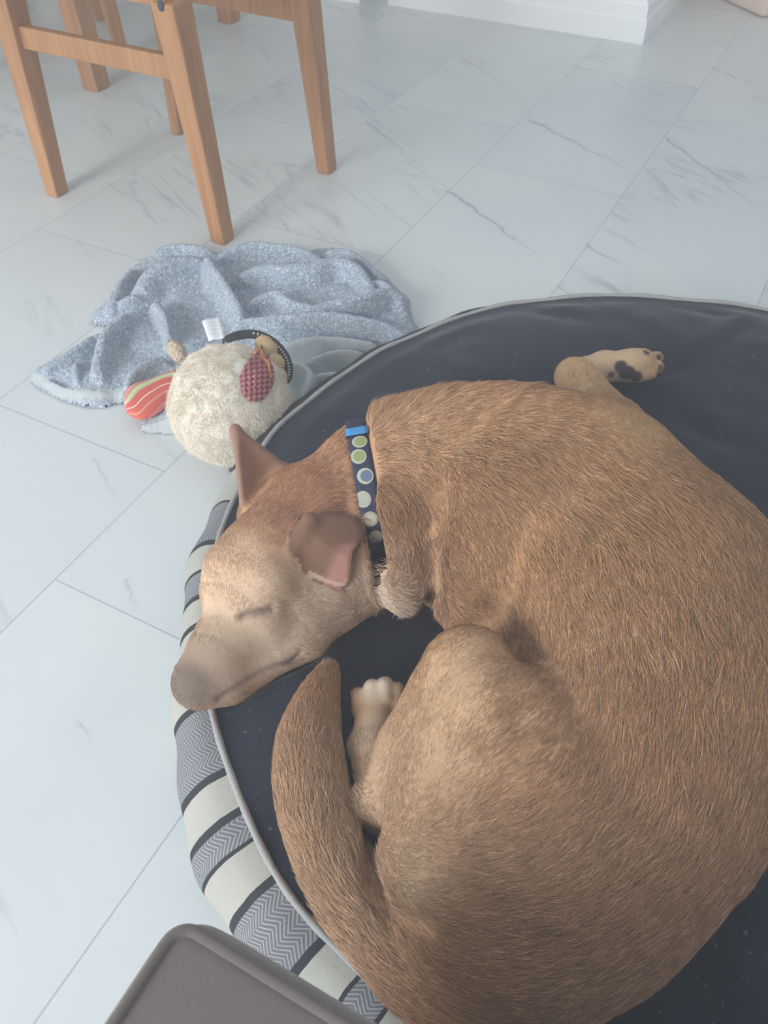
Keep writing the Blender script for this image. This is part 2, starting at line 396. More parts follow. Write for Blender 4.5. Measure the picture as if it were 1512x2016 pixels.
#@@BED
BC = np.array([0.439, 0.710]); BR = 0.672; BZ = 0.12
def bed_surface(x, y):
    """height of the navy top of the bed"""
    dx = x - BC[0]; dy = y - BC[1]; r = np.hypot(dx, dy)/BR
    h = BZ + 0.012*np.sin(np.clip((1 - r)/0.30, 0, 1)*math.pi) - 0.022*sm(0.55, 0.9, 1 - r + 0.35)
    e = np.clip((1-r)/0.12, 0, 1)
    h = h + e*(0.006*vnoise(x*9, y*9, 0) + 0.004*vnoise(x*21+3, y*21, 1))
    # long folds in the cloth
    for (ax, ay, bx, by, w, d) in FOLDS:
        L = math.hypot(bx-ax, by-ay); ux, uy = (bx-ax)/L, (by-ay)/L
        s = (x-ax)*ux + (y-ay)*uy; t_ = -(x-ax)*uy + (y-ay)*ux + 0.012*np.sin(s*14)
        m = sm(-0.02, 0.06, s)*sm(-0.02, 0.08, L - s)
        h = h - m*d*np.exp(-(t_/w)**2) + m*d*0.6*np.exp(-((t_-2.1*w)/(1.3*w))**2)
    return h
def _f(a, b, w, d):
    p = at(*a, BZ); q = at(*b, BZ); return (p[0], p[1], q[0], q[1], w, d)
FOLDS = [_f((1250, 745), (1512, 640), .012, .008), _f((1010, 612), (1200, 640), .018, .005), _f((1330, 800), (1500, 860), .02, .006),
         _f((850, 700), (960, 640), .02, .005), _f((1300, 600), (1480, 630), .016, .004)]
def mat_navy():
    t = NT('navy_cotton'); co = t.coord('Object')
    n = t.noise(co, 5, 4, 0.6).outputs[0]; n2 = t.noise(co, 420, 2).outputs[0]; lint = t.noise(co, 190, 1, 0.4).outputs[0]
    c = t.ramp(n, [(0.3, (0.013, 0.015, 0.027)), (0.7, (0.022, 0.025, 0.040))])
    c = t.mix(t.math('MULTIPLY', t.ramp(lint, [(0.70, (0, 0, 0)), (0.76, (1, 1, 1))]), 0.35), c, (0.25, 0.24, 0.24))
    t.l(c, t.b.inputs['Base Color']); t.b.inputs['Roughness'].default_value = 0.85; t.b.inputs['Specular IOR Level'].default_value = 0.25
    t.b.inputs['Sheen Weight'].default_value = 0.25; t.b.inputs['Sheen Roughness'].default_value = 0.4
    t.bump(t.math('ADD', n2, t.math('MULTIPLY', t.noise(co, 40, 3).outputs[0], 2.0)), 0.35, 0.0015)
    return t.m
# stripe edges around the rim: (angle in degrees where a dark line sits, what follows it)
STR = [(140.0, 'c'), (146.5, 'h'), (154, 'c'), (160.5, 'c'), (167.2, 'h'), (174.2, 'c'), (178.2, 'h'), (181.9, 'c'), (185.8, 'c'), (190.2, 'c'), (196.0, 'h'), (203.8, 'c'), (208.1, 'h'),
       (211.0, 'c'), (215.0, 'h'), (221.8, 'c'), (225.9, 'h'), (229.0, 'c'), (233, 'h')]
def mat_stripe():
    t = NT('striped_canvas'); co = t.coord('UV'); sp = t.n('ShaderNodeSeparateXYZ'); t.l(co, sp.inputs[0])
    # u: angle in degrees ; v: metres down the side
    wob = t.math('MULTIPLY', t.math('SUBTRACT', t.noise(t.coord(), 30, 2).outputs[0], 0.5), 0.35)
    u = t.math('ADD', sp.outputs[0], wob); v = sp.outputs[1]
    lo, hi = 136.0, 236.0
    un = t.math('DIVIDE', t.math('SUBTRACT', t.math('ADD', t.math('MODULO', t.math('SUBTRACT', u, lo), hi - lo), lo), lo), hi - lo)
    D = (0.045, 0.045, 0.050); C = (0.42, 0.41, 0.36); H = (0.0, 1.0, 0.0)
    stops = [(0.0, (0, 0, 0))]
    for a, k in STR:                       # red = dark line, green = herringbone
        w = 0.80 if a in (203.8, 208.1, 215.0, 196.0) else 0.62
        stops.append(((a - w/2 - lo)/(hi-lo), (1, 0, 0))); stops.append(((a + w/2 - lo)/(hi-lo), (0, 1, 0) if k == 'h' else (0, 0, 0)))
    stops = stops[-32:]; stops[0] = (0.0, stops[0][1])
    r = t.ramp(un, stops, 'CONSTANT'); sc = t.n('ShaderNodeSeparateColor'); t.l(r, sc.inputs[0])
    # herringbone twill
    x = t.math('MULTIPLY', u, BR*math.pi/180*S*1000)       # mm along the rim
    y = t.math('MULTIPLY', v, 1000.0)
    zig = t.math('PINGPONG', x, 11.0)
    ph = t.math('SINE', t.math('MULTIPLY', t.math('ADD', y, t.math('MULTIPLY', zig, 0.75)), 2*math.pi/3.9))
    hb = t.ramp(ph, [(0.35, (0.13, 0.13, 0.14)), (0.65, (0.36, 0.36, 0.355))])
    hb = t.mix(0.25, hb, (0.27, 0.27, 0.28))
    weave = t.noise(t.coord(), 500, 2).outputs[0]
    cream = t.mix(weave, (0.36, 0.345, 0.30), (0.47, 0.455, 0.40))
    c = t.mix(sc.outputs[1], cream, hb); c = t.mix(sc.outputs[0], c, D)
    t.l(c, t.b.inputs['Base Color']); t.b.inputs['Roughness'].default_value = 0.9; t.b.inputs['Specular IOR Level'].default_value = 0.15
    t.bump(t.math('ADD', weave, t.math('MULTIPLY', t.math('MULTIPLY', ph, sc.outputs[1]), 0.3)), 0.4, 0.001)
    return t.m
M_pipe = simple('grey_piping', (0.36, 0.345, 0.33), 0.85, 0.2, (260, 0.4, 0.002))
bed = empty('dog_bed', (BC[0], BC[1], 0)); tag(bed, 'large round dog bed with navy top and striped side under the sleeping dog', 'dog bed')
def rimr(th): return BR + 0.0035*np.sin(th*7+1) + 0.002*np.sin(th*17)
def build_bed():
    N = 360
    # navy top: polar grid
    M_ = 90; V = []; F = []
    rr = np.concatenate([np.linspace(0, 0.9, M_-14)[:-1], np.linspace(0.9, 1.0, 15)])
    nr = len(rr)
    th = np.linspace(0, 2*math.pi, N, endpoint=False)
    for i, q in enumerate(rr):
        if i == 0: continue
        R_ = q*rimr(th); x = BC[0] + R_*np.cos(th); y = BC[1] + R_*np.sin(th); z = bed_surface(x, y)
        z = z - .034*sm(.008, -.016, sdf(np.c_[x, y, z])) if q < .99 else z
        z = z + (BZ - z)*sm(0.93, 1.0, np.full_like(z, q))
        V += list(np.c_[x, y, z])
    V.append(np.array([BC[0], BC[1], float(bed_surface(np.array([BC[0]]), np.array([BC[1]]))[0])])); c = len(V)-1
    for i in range(nr-2):
        for j in range(N): k = (j+1) % N; F.append((i*N+j, (i+1)*N+j, (i+1)*N+k, i*N+k))
    for j in range(N): F.append((c, j, (j+1) % N))
    child('cushion_top', V, F, mat_navy(), bed)
    # striped side: bulging profile from the piping to the floor
    prof = [(0.000, BZ-.004), (0.020, .112), (0.036, .098), (0.047, .080), (0.052, .062), (0.051, .044), (0.044, .026), (0.030, .010), (0.016, .001), (-.05, .001)]
    prof = catmull(np.array(prof), 3); L = np.concatenate([[0], np.cumsum(np.hypot(*np.diff(prof, axis=0).T))])
    V = []; F = []; UV = []; N2 = 720
    for j in range(N2+1):
        t_ = 2*math.pi*j/N2
        pk = 1 + 0.36*math.exp(-((math.degrees(t_) - 211)/14)**2) + 0.06*math.sin(t_*23) + 0.05*math.sin(t_*41+2)
        for k, (o_, z) in enumerate(prof):
            R_ = float(rimr(t_)) + o_*pk; V.append((BC[0] + R_*math.cos(t_), BC[1] + R_*math.sin(t_), z)); UV.append((math.degrees(t_), L[k]*S))
    n = len(prof)
    for j in range(N2):
        for k in range(n-1): F.append((j*n+k, j*n+k+1, (j+1)*n+k+1, (j+1)*n+k))
    child('striped_side', V, F, mat_stripe(), bed, uv=UV)
    t_ = np.linspace(0, 2*math.pi, 480, endpoint=False); R_ = rimr(t_) + 0.002
    P = np.c_[BC[0] + R_*np.cos(t_), BC[1] + R_*np.sin(t_), np.full(480, BZ) + 0.0015*np.sin(t_*31)]
    V, F = tube(P, 0.0042 + 0.0003*np.sin(t_*90), 10, closed=True); child('piping', V, F, M_pipe, bed)

#@@DOG

# ------------------------------------------------------------------ the dog: one body surface from a distance field
T0 = time.time()
def cap(a, ra, b, rb, zs=1.0): return ('cap', np.array(a, float), ra, np.array(b, float), rb, zs)
def A(px, py, z): return at(px, py, z)
class Prim:
    def __init__(s, kind, k, *a): s.kind = kind; s.k = k; s.a = a
    def d(s, P):
        if s.kind == 'cap':
            a, ra, b, rb = s.a; ab = b - a; t = np.clip(((P - a) @ ab) / (ab @ ab), 0, 1)
            return np.linalg.norm(P - a - t[:, None]*ab, axis=1) - (ra + (rb - ra)*t)
        if s.kind == 'ell':
            c, M, r = s.a; q = (P - c) @ M.T; k0 = np.linalg.norm(q/r, axis=1); k1 = np.linalg.norm(q/(r*r), axis=1)
            return k0*(k0-1)/(k1+1e-9)
        if s.kind == 'sheet':
            c, M, pol, r, cv, bd = s.a; q = (P - c) @ M.T; u = q[:, :2]; B2 = np.roll(pol, -1, 0); d = np.full(len(P), 9.0); ins = np.zeros(len(P), bool)
            for a, b in zip(pol, B2):
                ab = b - a; t = np.clip(((u - a) @ ab)/(ab @ ab + 1e-12), 0, 1); d = np.minimum(d, np.linalg.norm(u - a - t[:, None]*ab, axis=1))
                k = (a[1] > u[:, 1]) != (b[1] > u[:, 1]); x = a[0] + (u[:, 1] - a[1])/(b[1] - a[1] + 1e-15)*(b[0] - a[0]); ins ^= k & (u[:, 0] < x)
            d = np.where(ins, -d, d); w0 = cv[0]*u[:, 0]**2 + cv[1]*u[:, 1]**2 - .36*np.maximum(u @ bd - .002, 0)
            w = q[:, 2] - w0; return np.hypot(np.maximum(d + r, 0), w) - r
        if s.kind == 'tri':
            a, b, c, r = s.a
            ba, cb, ac = b-a, c-b, a-c; pa, pb, pc = P-a, P-b, P-c; n = np.cross(ba, ac)
            def seg(p, e): t = np.clip((p @ e)/(e @ e), 0, 1); q = p - t[:, None]*e; return (q*q).sum(1)
            sgn = np.sign(pa @ np.cross(ba, n)) + np.sign(pb @ np.cross(cb, n)) + np.sign(pc @ np.cross(ac, n))
            e = np.minimum(np.minimum(seg(pa, ba), seg(pb, cb)), seg(pc, ac)); pl = (pa @ n)**2/(n @ n)
            return np.sqrt(np.where(sgn < 2, e, pl)) - r
    def bound(s):
        if s.kind == 'cap': a, ra, b, rb = s.a; r = max(ra, rb); return np.minimum(a, b)-r, np.maximum(a, b)+r
        if s.kind == 'ell': c, M, r = s.a; m = max(r); return c-m, c+m
        if s.kind == 'sheet': return s.a[0] - .08, s.a[0] + .08
        a, b, c, r = s.a; Q = np.array([a, b, c]); return Q.min(0)-r, Q.max(0)+r
def frame(x, z=(0, 0, 1)):
    x = np.asarray(x, float); x = x/np.linalg.norm(x); z = np.asarray(z, float); z = z - x*(x @ z); z /= np.linalg.norm(z)
    return np.array([x, np.cross(z, x), z])
G = []
def C(k, p, r, q, s): G.append(Prim('cap', k, A(*p), r, A(*q), s))
def chain(k, L):
    for (p, r), (q, s) in zip(L[:-1], L[1:]): C(k, p, r, q, s)
def E_(k, p, q, r, up=(0, 0, 1)):      # ellipsoid centred at p, long axis towards q
    c = A(*p); G.append(Prim('ell', k, c, frame(A(*q) - c, up), np.array(r, float)))
def Tr(k, a, b, c, r): G.append(Prim('tri', k, A(*a), A(*b), A(*c), r))
# trunk
chain(.05, [((790, 935, .205), .086), ((880, 935, .22), .094), ((1000, 965, .232), .124), ((1138, 1018, .24), .134), ((1265, 1180, .24), .142),
            ((1312, 1370, .235), .128), ((1245, 1550, .225), .113), ((1110, 1690, .205), .112), ((1010, 1790, .185), .104)])
# chest, valley in front of the shoulder, breast
C(.03, (855, 1010, .180), .074, (900, 1100, .160), .070)
# neck
chain(.03, [((790, 935, .205), .088), ((722, 962, .196), .073), ((640, 1010, .195), .068)])
# breast tuft
chain(.022, [((790, 950, .222), .072), ((788, 1030, .220), .054), ((788, 1100, .205), .043), ((790, 1168, .178), .024)])
# belly beside the knee
chain(.030, [((985, 1150, .158), .060), ((1040, 1250, .158), .074), ((1095, 1390, .160), .080)])
# upper arm and elbow of the near front leg
chain(.038, [((1010, 1000, .283), .078), ((955, 1090, .250), .050), ((912, 1192, .19), .030)])
# near thigh, knee and shank
chain(.022, [((925, 1330, .262), .046), ((985, 1435, .27), .066), ((1060, 1560, .262), .085)])
chain(.02, [((925, 1330, .262), .046), ((888, 1360, .225), .036), ((818, 1490, .19), .040), ((762, 1572, .168), .026), ((730, 1592, .160), .0205)])
C(.03, (915, 1450, .22), .066, (900, 1590, .21), .068)
C(.04, (990, 1600, .23), .088, (960, 1730, .20), .08)
# back of the thigh
chain(.016, [((848, 1690, .195), .046), ((872, 1765, .19), .044), ((930, 1810, .19), .04)])
# tail
_tl = np.array([(1010, 1920, .165, .066), (900, 1930, .155, .050), (798, 1872, .150, .040), (690, 1748, .150, .0365), (628, 1610, .150, .0370), (610, 1490, .150, .0350), (620, 1400, .148, .027), (645, 1325, .142, .012)])
_tl = catmull(_tl, 4)
chain(.006, [((q[0], q[1], q[2]), q[3]) for q in _tl])
# hind paw
G_PAW = len(G)
chain(.010, [((752, 1590, .155), .024), ((728, 1470, .145), .021), ((740, 1390, .142), .022)])
for p in ((710, 1374, .146), (733, 1356, .154), (757, 1352, .156), (779, 1362, .150)):
    C(.0035, (p[0]+1, p[1]+26, p[2] - .002), .0105, p, .0108)
# far front leg that sticks out behind the back
chain(.016, [((1300, 900, .160), .026), ((1225, 832, .15), .030), ((1150, 762, .143), .031), ((1127, 742, .143), .029)])
chain(.014, [((1135, 738, .140), .027), ((1190, 722, .138), .024), ((1240, 720, .140), .025), ((1262, 716, .140), .024)])
for p in ((1268, 699, .150), (1292, 704, .143), (1294, 722, .138), (1280, 736, .134)):
    C(.005, (p[0]-22, p[1]+3, p[2]), .012, p, .0105)
# head
HX = A(380, 1340, .165) - A(600, 1010, .20); HX /= np.linalg.norm(HX)      # towards the nose
C(.03, (612, 1015, .200), .062, (525, 1115, .200), .066)
C(.03, (655, 1120, .175), .055, (560, 1225, .165), .042)
C(.03, (690, 1150, .160), .045, (600, 1215, .155), .040)
C(.035, (505, 1165, .195), .050, (440, 1280, .178), .036)
C(.02, (445, 1270, .175), .036, (395, 1340, .162), .0325)
C(.025, (580, 1240, .150), .034, (455, 1345, .148), .024)
C(.012, (393, 1340, .163), .0265, (388, 1350, .160), .0225)      # nose pad
C(.022, (448, 1122, .225), .028, (437, 1160, .215), .024)      # brow on the far side
C(.020, (525, 1150, .232), .024, (495, 1185, .222), .020)      # brow over the closed eye
C(.020, (520, 1225, .197), .022, (490, 1240, .192), .020)      # below the eye
C(.02, (565, 990, .190), .045, (524, 1018, .186), .038)
# far ear, upright
EB1 = (478, 992, .222); EB2 = (565, 925, .222); EB3 = (545, 985, .235); ET = (463, 846, .300)
Tr(.012, EB1, (500, 960, .215), ET, .0045)
Tr(.012, (500, 955, .215), EB2, ET, .0050)
# near ear, folded over
CARVE = []
NEAR = []
def near_ear():
    f0 = lambda P: sdf(P)
    def sp(px, py):
        r = ray(px, py); r = r/np.linalg.norm(r); ts = np.arange(.45, 1.5, .002); P = np.array([0, 0, 1.0]) + ts[:, None]*r; d = sdf(P); i = np.where(d < 0)[0][0]; return P[i]
    import_ear = True
    EP = [(622, 1012), (598, 1036), (572, 1066), (556, 1082), (560, 1104), (585, 1122), (612, 1134), (640, 1146), (668, 1156), (684, 1152), (691, 1130), (694, 1090), (712, 1066), (728, 1044), (690, 1012)]
    c = sp(645, 1078); n = grad(sdf, c[None])[0]; n = n*.25 + (np.array([0, 0, 1.0]) - c)/np.linalg.norm(np.array([0, 0, 1.0]) - c)*.8; n /= np.linalg.norm(n)
    c = c + n*.0175; M = frame(at(560, 1090, c[2]) - c, n); pts = []
    for x, y in EP:
        r = ray(x, y); o = np.array([0, 0, 1.0]); t = ((c - o) @ n)/(r @ n); pts.append((M @ (o + t*r - c))[:2])
    g = Prim('sheet', .005, c, M, catmull(np.array(pts), 3, closed=True), .0042, np.array([-2.5, -3.5]), np.array(pts[-1])/np.linalg.norm(pts[-1])); G.append(g); NEAR.append(g)
    lobe = Prim('cap', .010, c + M.T @ np.array([*np.mean(pts[3:6], axis=0), -.006])*1.0, .0105, c + M.T @ np.array([*np.mean(pts[0:2], axis=0), -.006]), .010); G.append(lobe); NEAR.append(lobe)
    return
    EAR = [((628, 1062), (572, 1092), (.041, .040, .0085), .010), ((662, 1058), (700, 1040), (.042, .036, .009), .008), ((602, 1092), (578, 1110), (.030, .022, .009), .012), ((660, 1110), (684, 1146), (.034, .022, .0075), .012)]
    new = []
    for p, q, r, off in EAR:
        a = sp(*p); n = grad(sdf, a[None])[0]; n = n*.6 + np.array([0, 0, .8])*.5; n /= np.linalg.norm(n); b = at(q[0], q[1], a[2] + off - .004); a = a + n*off
        new.append(Prim('ell', .006, a, frame(b - a, n), np.array(r)))
    G.extend(new); NEAR.extend(new)
def sdf(P, only=None):
    d = np.full(len(P), 9.0)
    for g in G:
        lo, hi = g.bound(); m = g.k + .06
        sel = np.where(((P > lo - m) & (P < hi + m)).all(1))[0]
        if len(sel) == 0: continue
        e = g.d(P[sel]); dd = d[sel]; k = g.k
        h = np.clip(0.5 + 0.5*(dd - e)/k, 0, 1); v = dd*(1-h) + e*h - k*h*(1-h)
        d[sel] = np.where(dd > 8, e, v)
    for pts, r, k, dep in CARVE:            # shallow grooves: eyelid line, mouth line
        lo, hi = pts.min(0) - .02 - 2.5*r, pts.max(0) + .02 + 2.5*r; sel = np.where(((P > lo) & (P < hi)).all(1))[0]
        if len(sel) == 0: continue
        q = np.full(len(sel), 9.0)
        for a, b in zip(pts[:-1], pts[1:]):
            ab = b - a; t = np.clip(((P[sel] - a) @ ab)/(ab @ ab), 0, 1); q = np.minimum(q, np.linalg.norm(P[sel] - a - t[:, None]*ab, axis=1))
        d[sel] += dep*np.exp(-(q/r)**2)
    return d
_sdf0 = sdf
def sdf(P, only=None):
    d = _sdf0(P); c = (BZ - .022) - P[:, 2]; k = .012; h = np.clip(0.5 + 0.5*(d - c)/k, 0, 1)
    return c*(1-h) + d*h + k*h*(1-h)
def grad(f, P, e=.0008):
    g = np.stack([f(P + e*np.eye(3)[i]) - f(P - e*np.eye(3)[i]) for i in range(3)], 1)
    return g/(np.linalg.norm(g, axis=1)[:, None] + 1e-9)
near_ear()
# the collar presses a groove into the neck
CO_N = np.cross(ray(703, 850), ray(741, 1070)); CO_N /= np.linalg.norm(CO_N); CO_C = A(722, 962, .196)
CO_N = CO_N if CO_N[0] > 0 else -CO_N
_sdf1 = sdf
def sdf(P, only=None):
    d = _sdf1(P); x = P - CO_C; a = x @ CO_N; sel = np.where((np.abs(a) < .06) & ((x*x).sum(1) < .17**2))[0]
    if len(sel):
        rad = np.linalg.norm(x[sel] - a[sel, None]*CO_N, axis=1); e = -np.maximum(np.abs(a[sel]) - .012, .079 - rad); k = .010; dd = d[sel]
        h = np.clip(.5 + .5*(dd - e)/k, 0, 1); d[sel] = e*(1-h) + dd*h + k*h*(1-h)
    return d
def surf_z(px, py):
    """point of the dog's skin seen at a pixel"""
    r = ray(px, py); r = r/np.linalg.norm(r); o = np.array([0, 0, 1.0]); ts = np.arange(.45, 1.5, .002); P = o + ts[:, None]*r
    d = sdf(P); i = np.where(d < 0)[0]
    if len(i) == 0: return at(px, py, .15)
    return P[i[0]]
EYE = [surf_z(*p) for p in ((474, 1212), (490, 1207), (510, 1205), (533, 1199))]
MOUTH = [surf_z(*p) for p in ((430, 1376), (470, 1352), (505, 1330), (545, 1310), (570, 1302), (590, 1285))]
NOSTRIL = surf_z(372, 1352)
_c0 = [np.array([surf_z(*p) for p in L_]) for L_ in (((848, 985), (858, 1060), (850, 1140)), ((1005, 1270), (1022, 1330), (1030, 1410)), ((722, 1640), (742, 1750), (785, 1822), (835, 1850)), ((815, 1838), (845, 1850)))]
for c_, r_, d_ in zip(_c0, (.026, .020, .010, .011), (.009, .006, .014, .022)): CARVE.append((c_, r_, 0, d_))
CARVE.append((catmull(EYE, 4), .0045, 0, .004)); CARVE.append((catmull(MOUTH, 4), .004, 0, .003))
def polygonise(f, lo, hi, h):
    n = np.ceil((np.array(hi) - lo)/h).astype(int) + 1; B = 8; nb = (n + B - 1)//B
    F_ = np.full(nb*B, 1.0, np.float32)
    ii = np.stack(np.meshgrid(*[np.arange(k) for k in nb], indexing='ij'), -1).reshape(-1, 3)
    cc = lo + (ii*B + B/2 - .5)*h; dc = f(cc); act = np.abs(dc) < B*h*0.5*1.75 + .02
    for q, d0 in zip(ii[~act], dc[~act]):
        if d0 < 0: a = q*B; F_[a[0]:a[0]+B, a[1]:a[1]+B, a[2]:a[2]+B] = -1
    loc = np.stack(np.meshgrid(*[np.arange(B)]*3, indexing='ij'), -1).reshape(-1, 3)
    qa = ii[act]
    for s in range(0, len(qa), 400):
        q = qa[s:s+400]; idx = (q[:, None, :]*B + loc[None]).reshape(-1, 3); v = f(lo + idx*h)
        F_[idx[:, 0], idx[:, 1], idx[:, 2]] = v
    ins = F_ < 0
    c = ins[:-1, :-1, :-1].astype(np.int8)
    tot = np.zeros_like(c)
    for dx in (0, 1):
        for dy in (0, 1):
            for dz in (0, 1): tot += ins[dx:ins.shape[0]-1+dx, dy:ins.shape[1]-1+dy, dz:ins.shape[2]-1+dz]
    ac = np.argwhere((tot > 0) & (tot < 8)); vid = np.full(tot.shape, -1, np.int32); vid[tuple(ac.T)] = np.arange(len(ac))
    acc = np.zeros((len(ac), 3)); cnt = np.zeros(len(ac))
    cor = [(0,0,0),(1,0,0),(0,1,0),(1,1,0),(0,0,1),(1,0,1),(0,1,1),(1,1,1)]
    for a in range(8):
        for b in range(a+1, 8):
            A_, B_ = np.array(cor[a]), np.array(cor[b])
            if np.abs(A_-B_).sum() != 1: continue
            fa = F_[tuple((ac+A_).T)]; fb = F_[tuple((ac+B_).T)]; m = (fa < 0) != (fb < 0); t = np.where(m, fa/(fa-fb+1e-12), 0)
            acc += np.where(m[:, None], A_ + t[:, None]*(B_-A_), 0); cnt += m
    V = lo + (ac + acc/cnt[:, None])*h
    Fs = []
    for ax in range(3):
        u, v = [(1, 2), (2, 0), (0, 1)][ax]
        sl0 = [slice(1, -1)]*3; sl0[ax] = slice(0, -1); sl1 = list(sl0); sl1[ax] = slice(1, None)
        i0 = ins[tuple(sl0)]; i1 = ins[tuple(sl1)]; e = np.argwhere(i0 != i1)
        off = np.ones(3, int); off[ax] = 0; e = e + off
        s = ins[tuple(e.T)]
        eu = np.zeros(3, int); eu[u] = 1; ev = np.zeros(3, int); ev[v] = 1
        q = np.stack([vid[tuple((e-eu-ev).T)], vid[tuple((e-ev).T)], vid[tuple(e.T)], vid[tuple((e-eu).T)]], 1)
        q = np.where(s[:, None], q, q[:, ::-1]); Fs.append(q[(q >= 0).all(1)])
    return V, np.concatenate(Fs)
def grad(f, P, e=.0008):
    g = np.stack([f(P + e*np.eye(3)[i]) - f(P - e*np.eye(3)[i]) for i in range(3)], 1)
    return g/(np.linalg.norm(g, axis=1)[:, None] + 1e-9)
V, F = polygonise(sdf, np.array([-.26, -.02, .09]), np.array([1.02, 1.32, .42]), .0036)
for _ in range(2):
    g = grad(sdf, V); V = V - g*np.clip(sdf(V), -.002, .002)[:, None]
NRM = grad(sdf, V)
print('dog mesh', len(V), len(F), round(time.time()-T0, 1), 's')

build_bed()
dogroot = empty('dog', (.45, .75, 0)); tag(dogroot, 'tan short-haired dog curled up asleep on the navy dog bed', 'dog')

# coat: colours (linear albedo) and hair length at places on the skin
COAT = [ # px, py, reach (layout units), colour, weight
 (1200, 1250, .30, (.40, .235, .125), 1.0), (1000, 860, .20, (.43, .25, .135), 1.0), (1350, 1500, .22, (.38, .225, .13), 1.0), (1150, 1750, .20, (.33, .185, .12), 1.0),
 (1050, 1150, .10, (.37, .20, .095), 1.0), (760, 860, .06, (.50, .31, .18), 2), (860, 1060, .06, (.34, .19, .11), 1.5),  # last entry: shade of the shoulder valley, put into the coat as darker tone
 (900, 1320, .08, (.54, .365, .225), 3.0), (880, 1480, .09, (.52, .345, .215), 2.5), (740, 1580, .04, (.50, .37, .25), 2), (1000, 1600, .10, (.42, .25, .145), 1), (820, 1720, .035, (.46, .35, .23), 2),
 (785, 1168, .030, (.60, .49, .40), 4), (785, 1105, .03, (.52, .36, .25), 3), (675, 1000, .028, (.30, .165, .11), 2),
 (640, 900, .06, (.43, .225, .13), 2), (600, 970, .045, (.38, .19, .12), 2.2), (560, 1030, .04, (.40, .215, .14), 2), (690, 1000, .04, (.42, .235, .15), 1.5),
 (500, 1090, .04, (.50, .33, .22), 2), (430, 1130, .03, (.55, .41, .29), 2), (450, 1190, .025, (.50, .37, .26), 2), (540, 1150, .03, (.55, .43, .33), 2.2),
 (480, 1250, .03, (.42, .32, .24), 2), (560, 1240, .035, (.50, .39, .30), 2), (640, 1180, .04, (.53, .43, .34), 2.2), (700, 1170, .03, (.42, .32, .25), 2),
 (425, 1285, .028, (.28, .205, .155), 2.5), (380, 1340, .022, (.19, .145, .12), 3), (440, 1345, .02, (.34, .26, .21), 2), (540, 1290, .02, (.55, .46, .38), 2),
 (600, 1500, .05, (.44, .28, .17), 2), (650, 1380, .03, (.40, .22, .12), 2), (640, 1650, .06, (.45, .29, .18), 2), (720, 1800, .05, (.46, .30, .19), 2), (900, 1930, .06, (.42, .23, .12), 2),
 (735, 1450, .025, (.50, .39, .29), 3), (740, 1350, .015, (.56, .49, .40), 4),
 (1110, 745, .03, (.52, .345, .19), 3), (1250, 830, .04, (.50, .33, .18), 3), (1200, 715, .025, (.50, .36, .23), 3)]
_cp = np.array([surf_z(c[0], c[1]) for c in COAT]); _cr = np.array([c[2] for c in COAT]); _cc = np.array([np.array(c[3])*(1.10 if c[2] < .05 and c[0] < 760 and c[1] < 1300 else 1.0)*np.array([1.12, 1.07, 1.02]) for c in COAT]); _cw = np.array([c[4] for c in COAT])
SPOT = [ # sharply edged marks: px, py, radius, colour
 (1235, 735, .0135, (.060, .042, .045)), (1222, 722, .011, (.065, .045, .048)), (1252, 742, .0105, (.060, .042, .045)), (1272, 694, .0065, (.07, .05, .05)), (1298, 703, .006, (.07, .05, .05)), (1300, 724, .006, (.10, .07, .07)),
 (1203, 738, .006, (.12, .085, .08))]
_sp = [(surf_z(s[0], s[1]), s[2], np.array(s[3])) for s in SPOT]
_earc = surf_z(632, 1082)
_pink = surf_z(674, 1114); _fe = [A(*ET), A(500, 950, .24)]
_eyeC = catmull(EYE, 6); _mouC = catmull(MOUTH, 6)
def dist_poly(P, C_):
    q = np.full(len(P), 9.0)
    for a in C_: q = np.minimum(q, np.linalg.norm(P - a, axis=1))
    return q
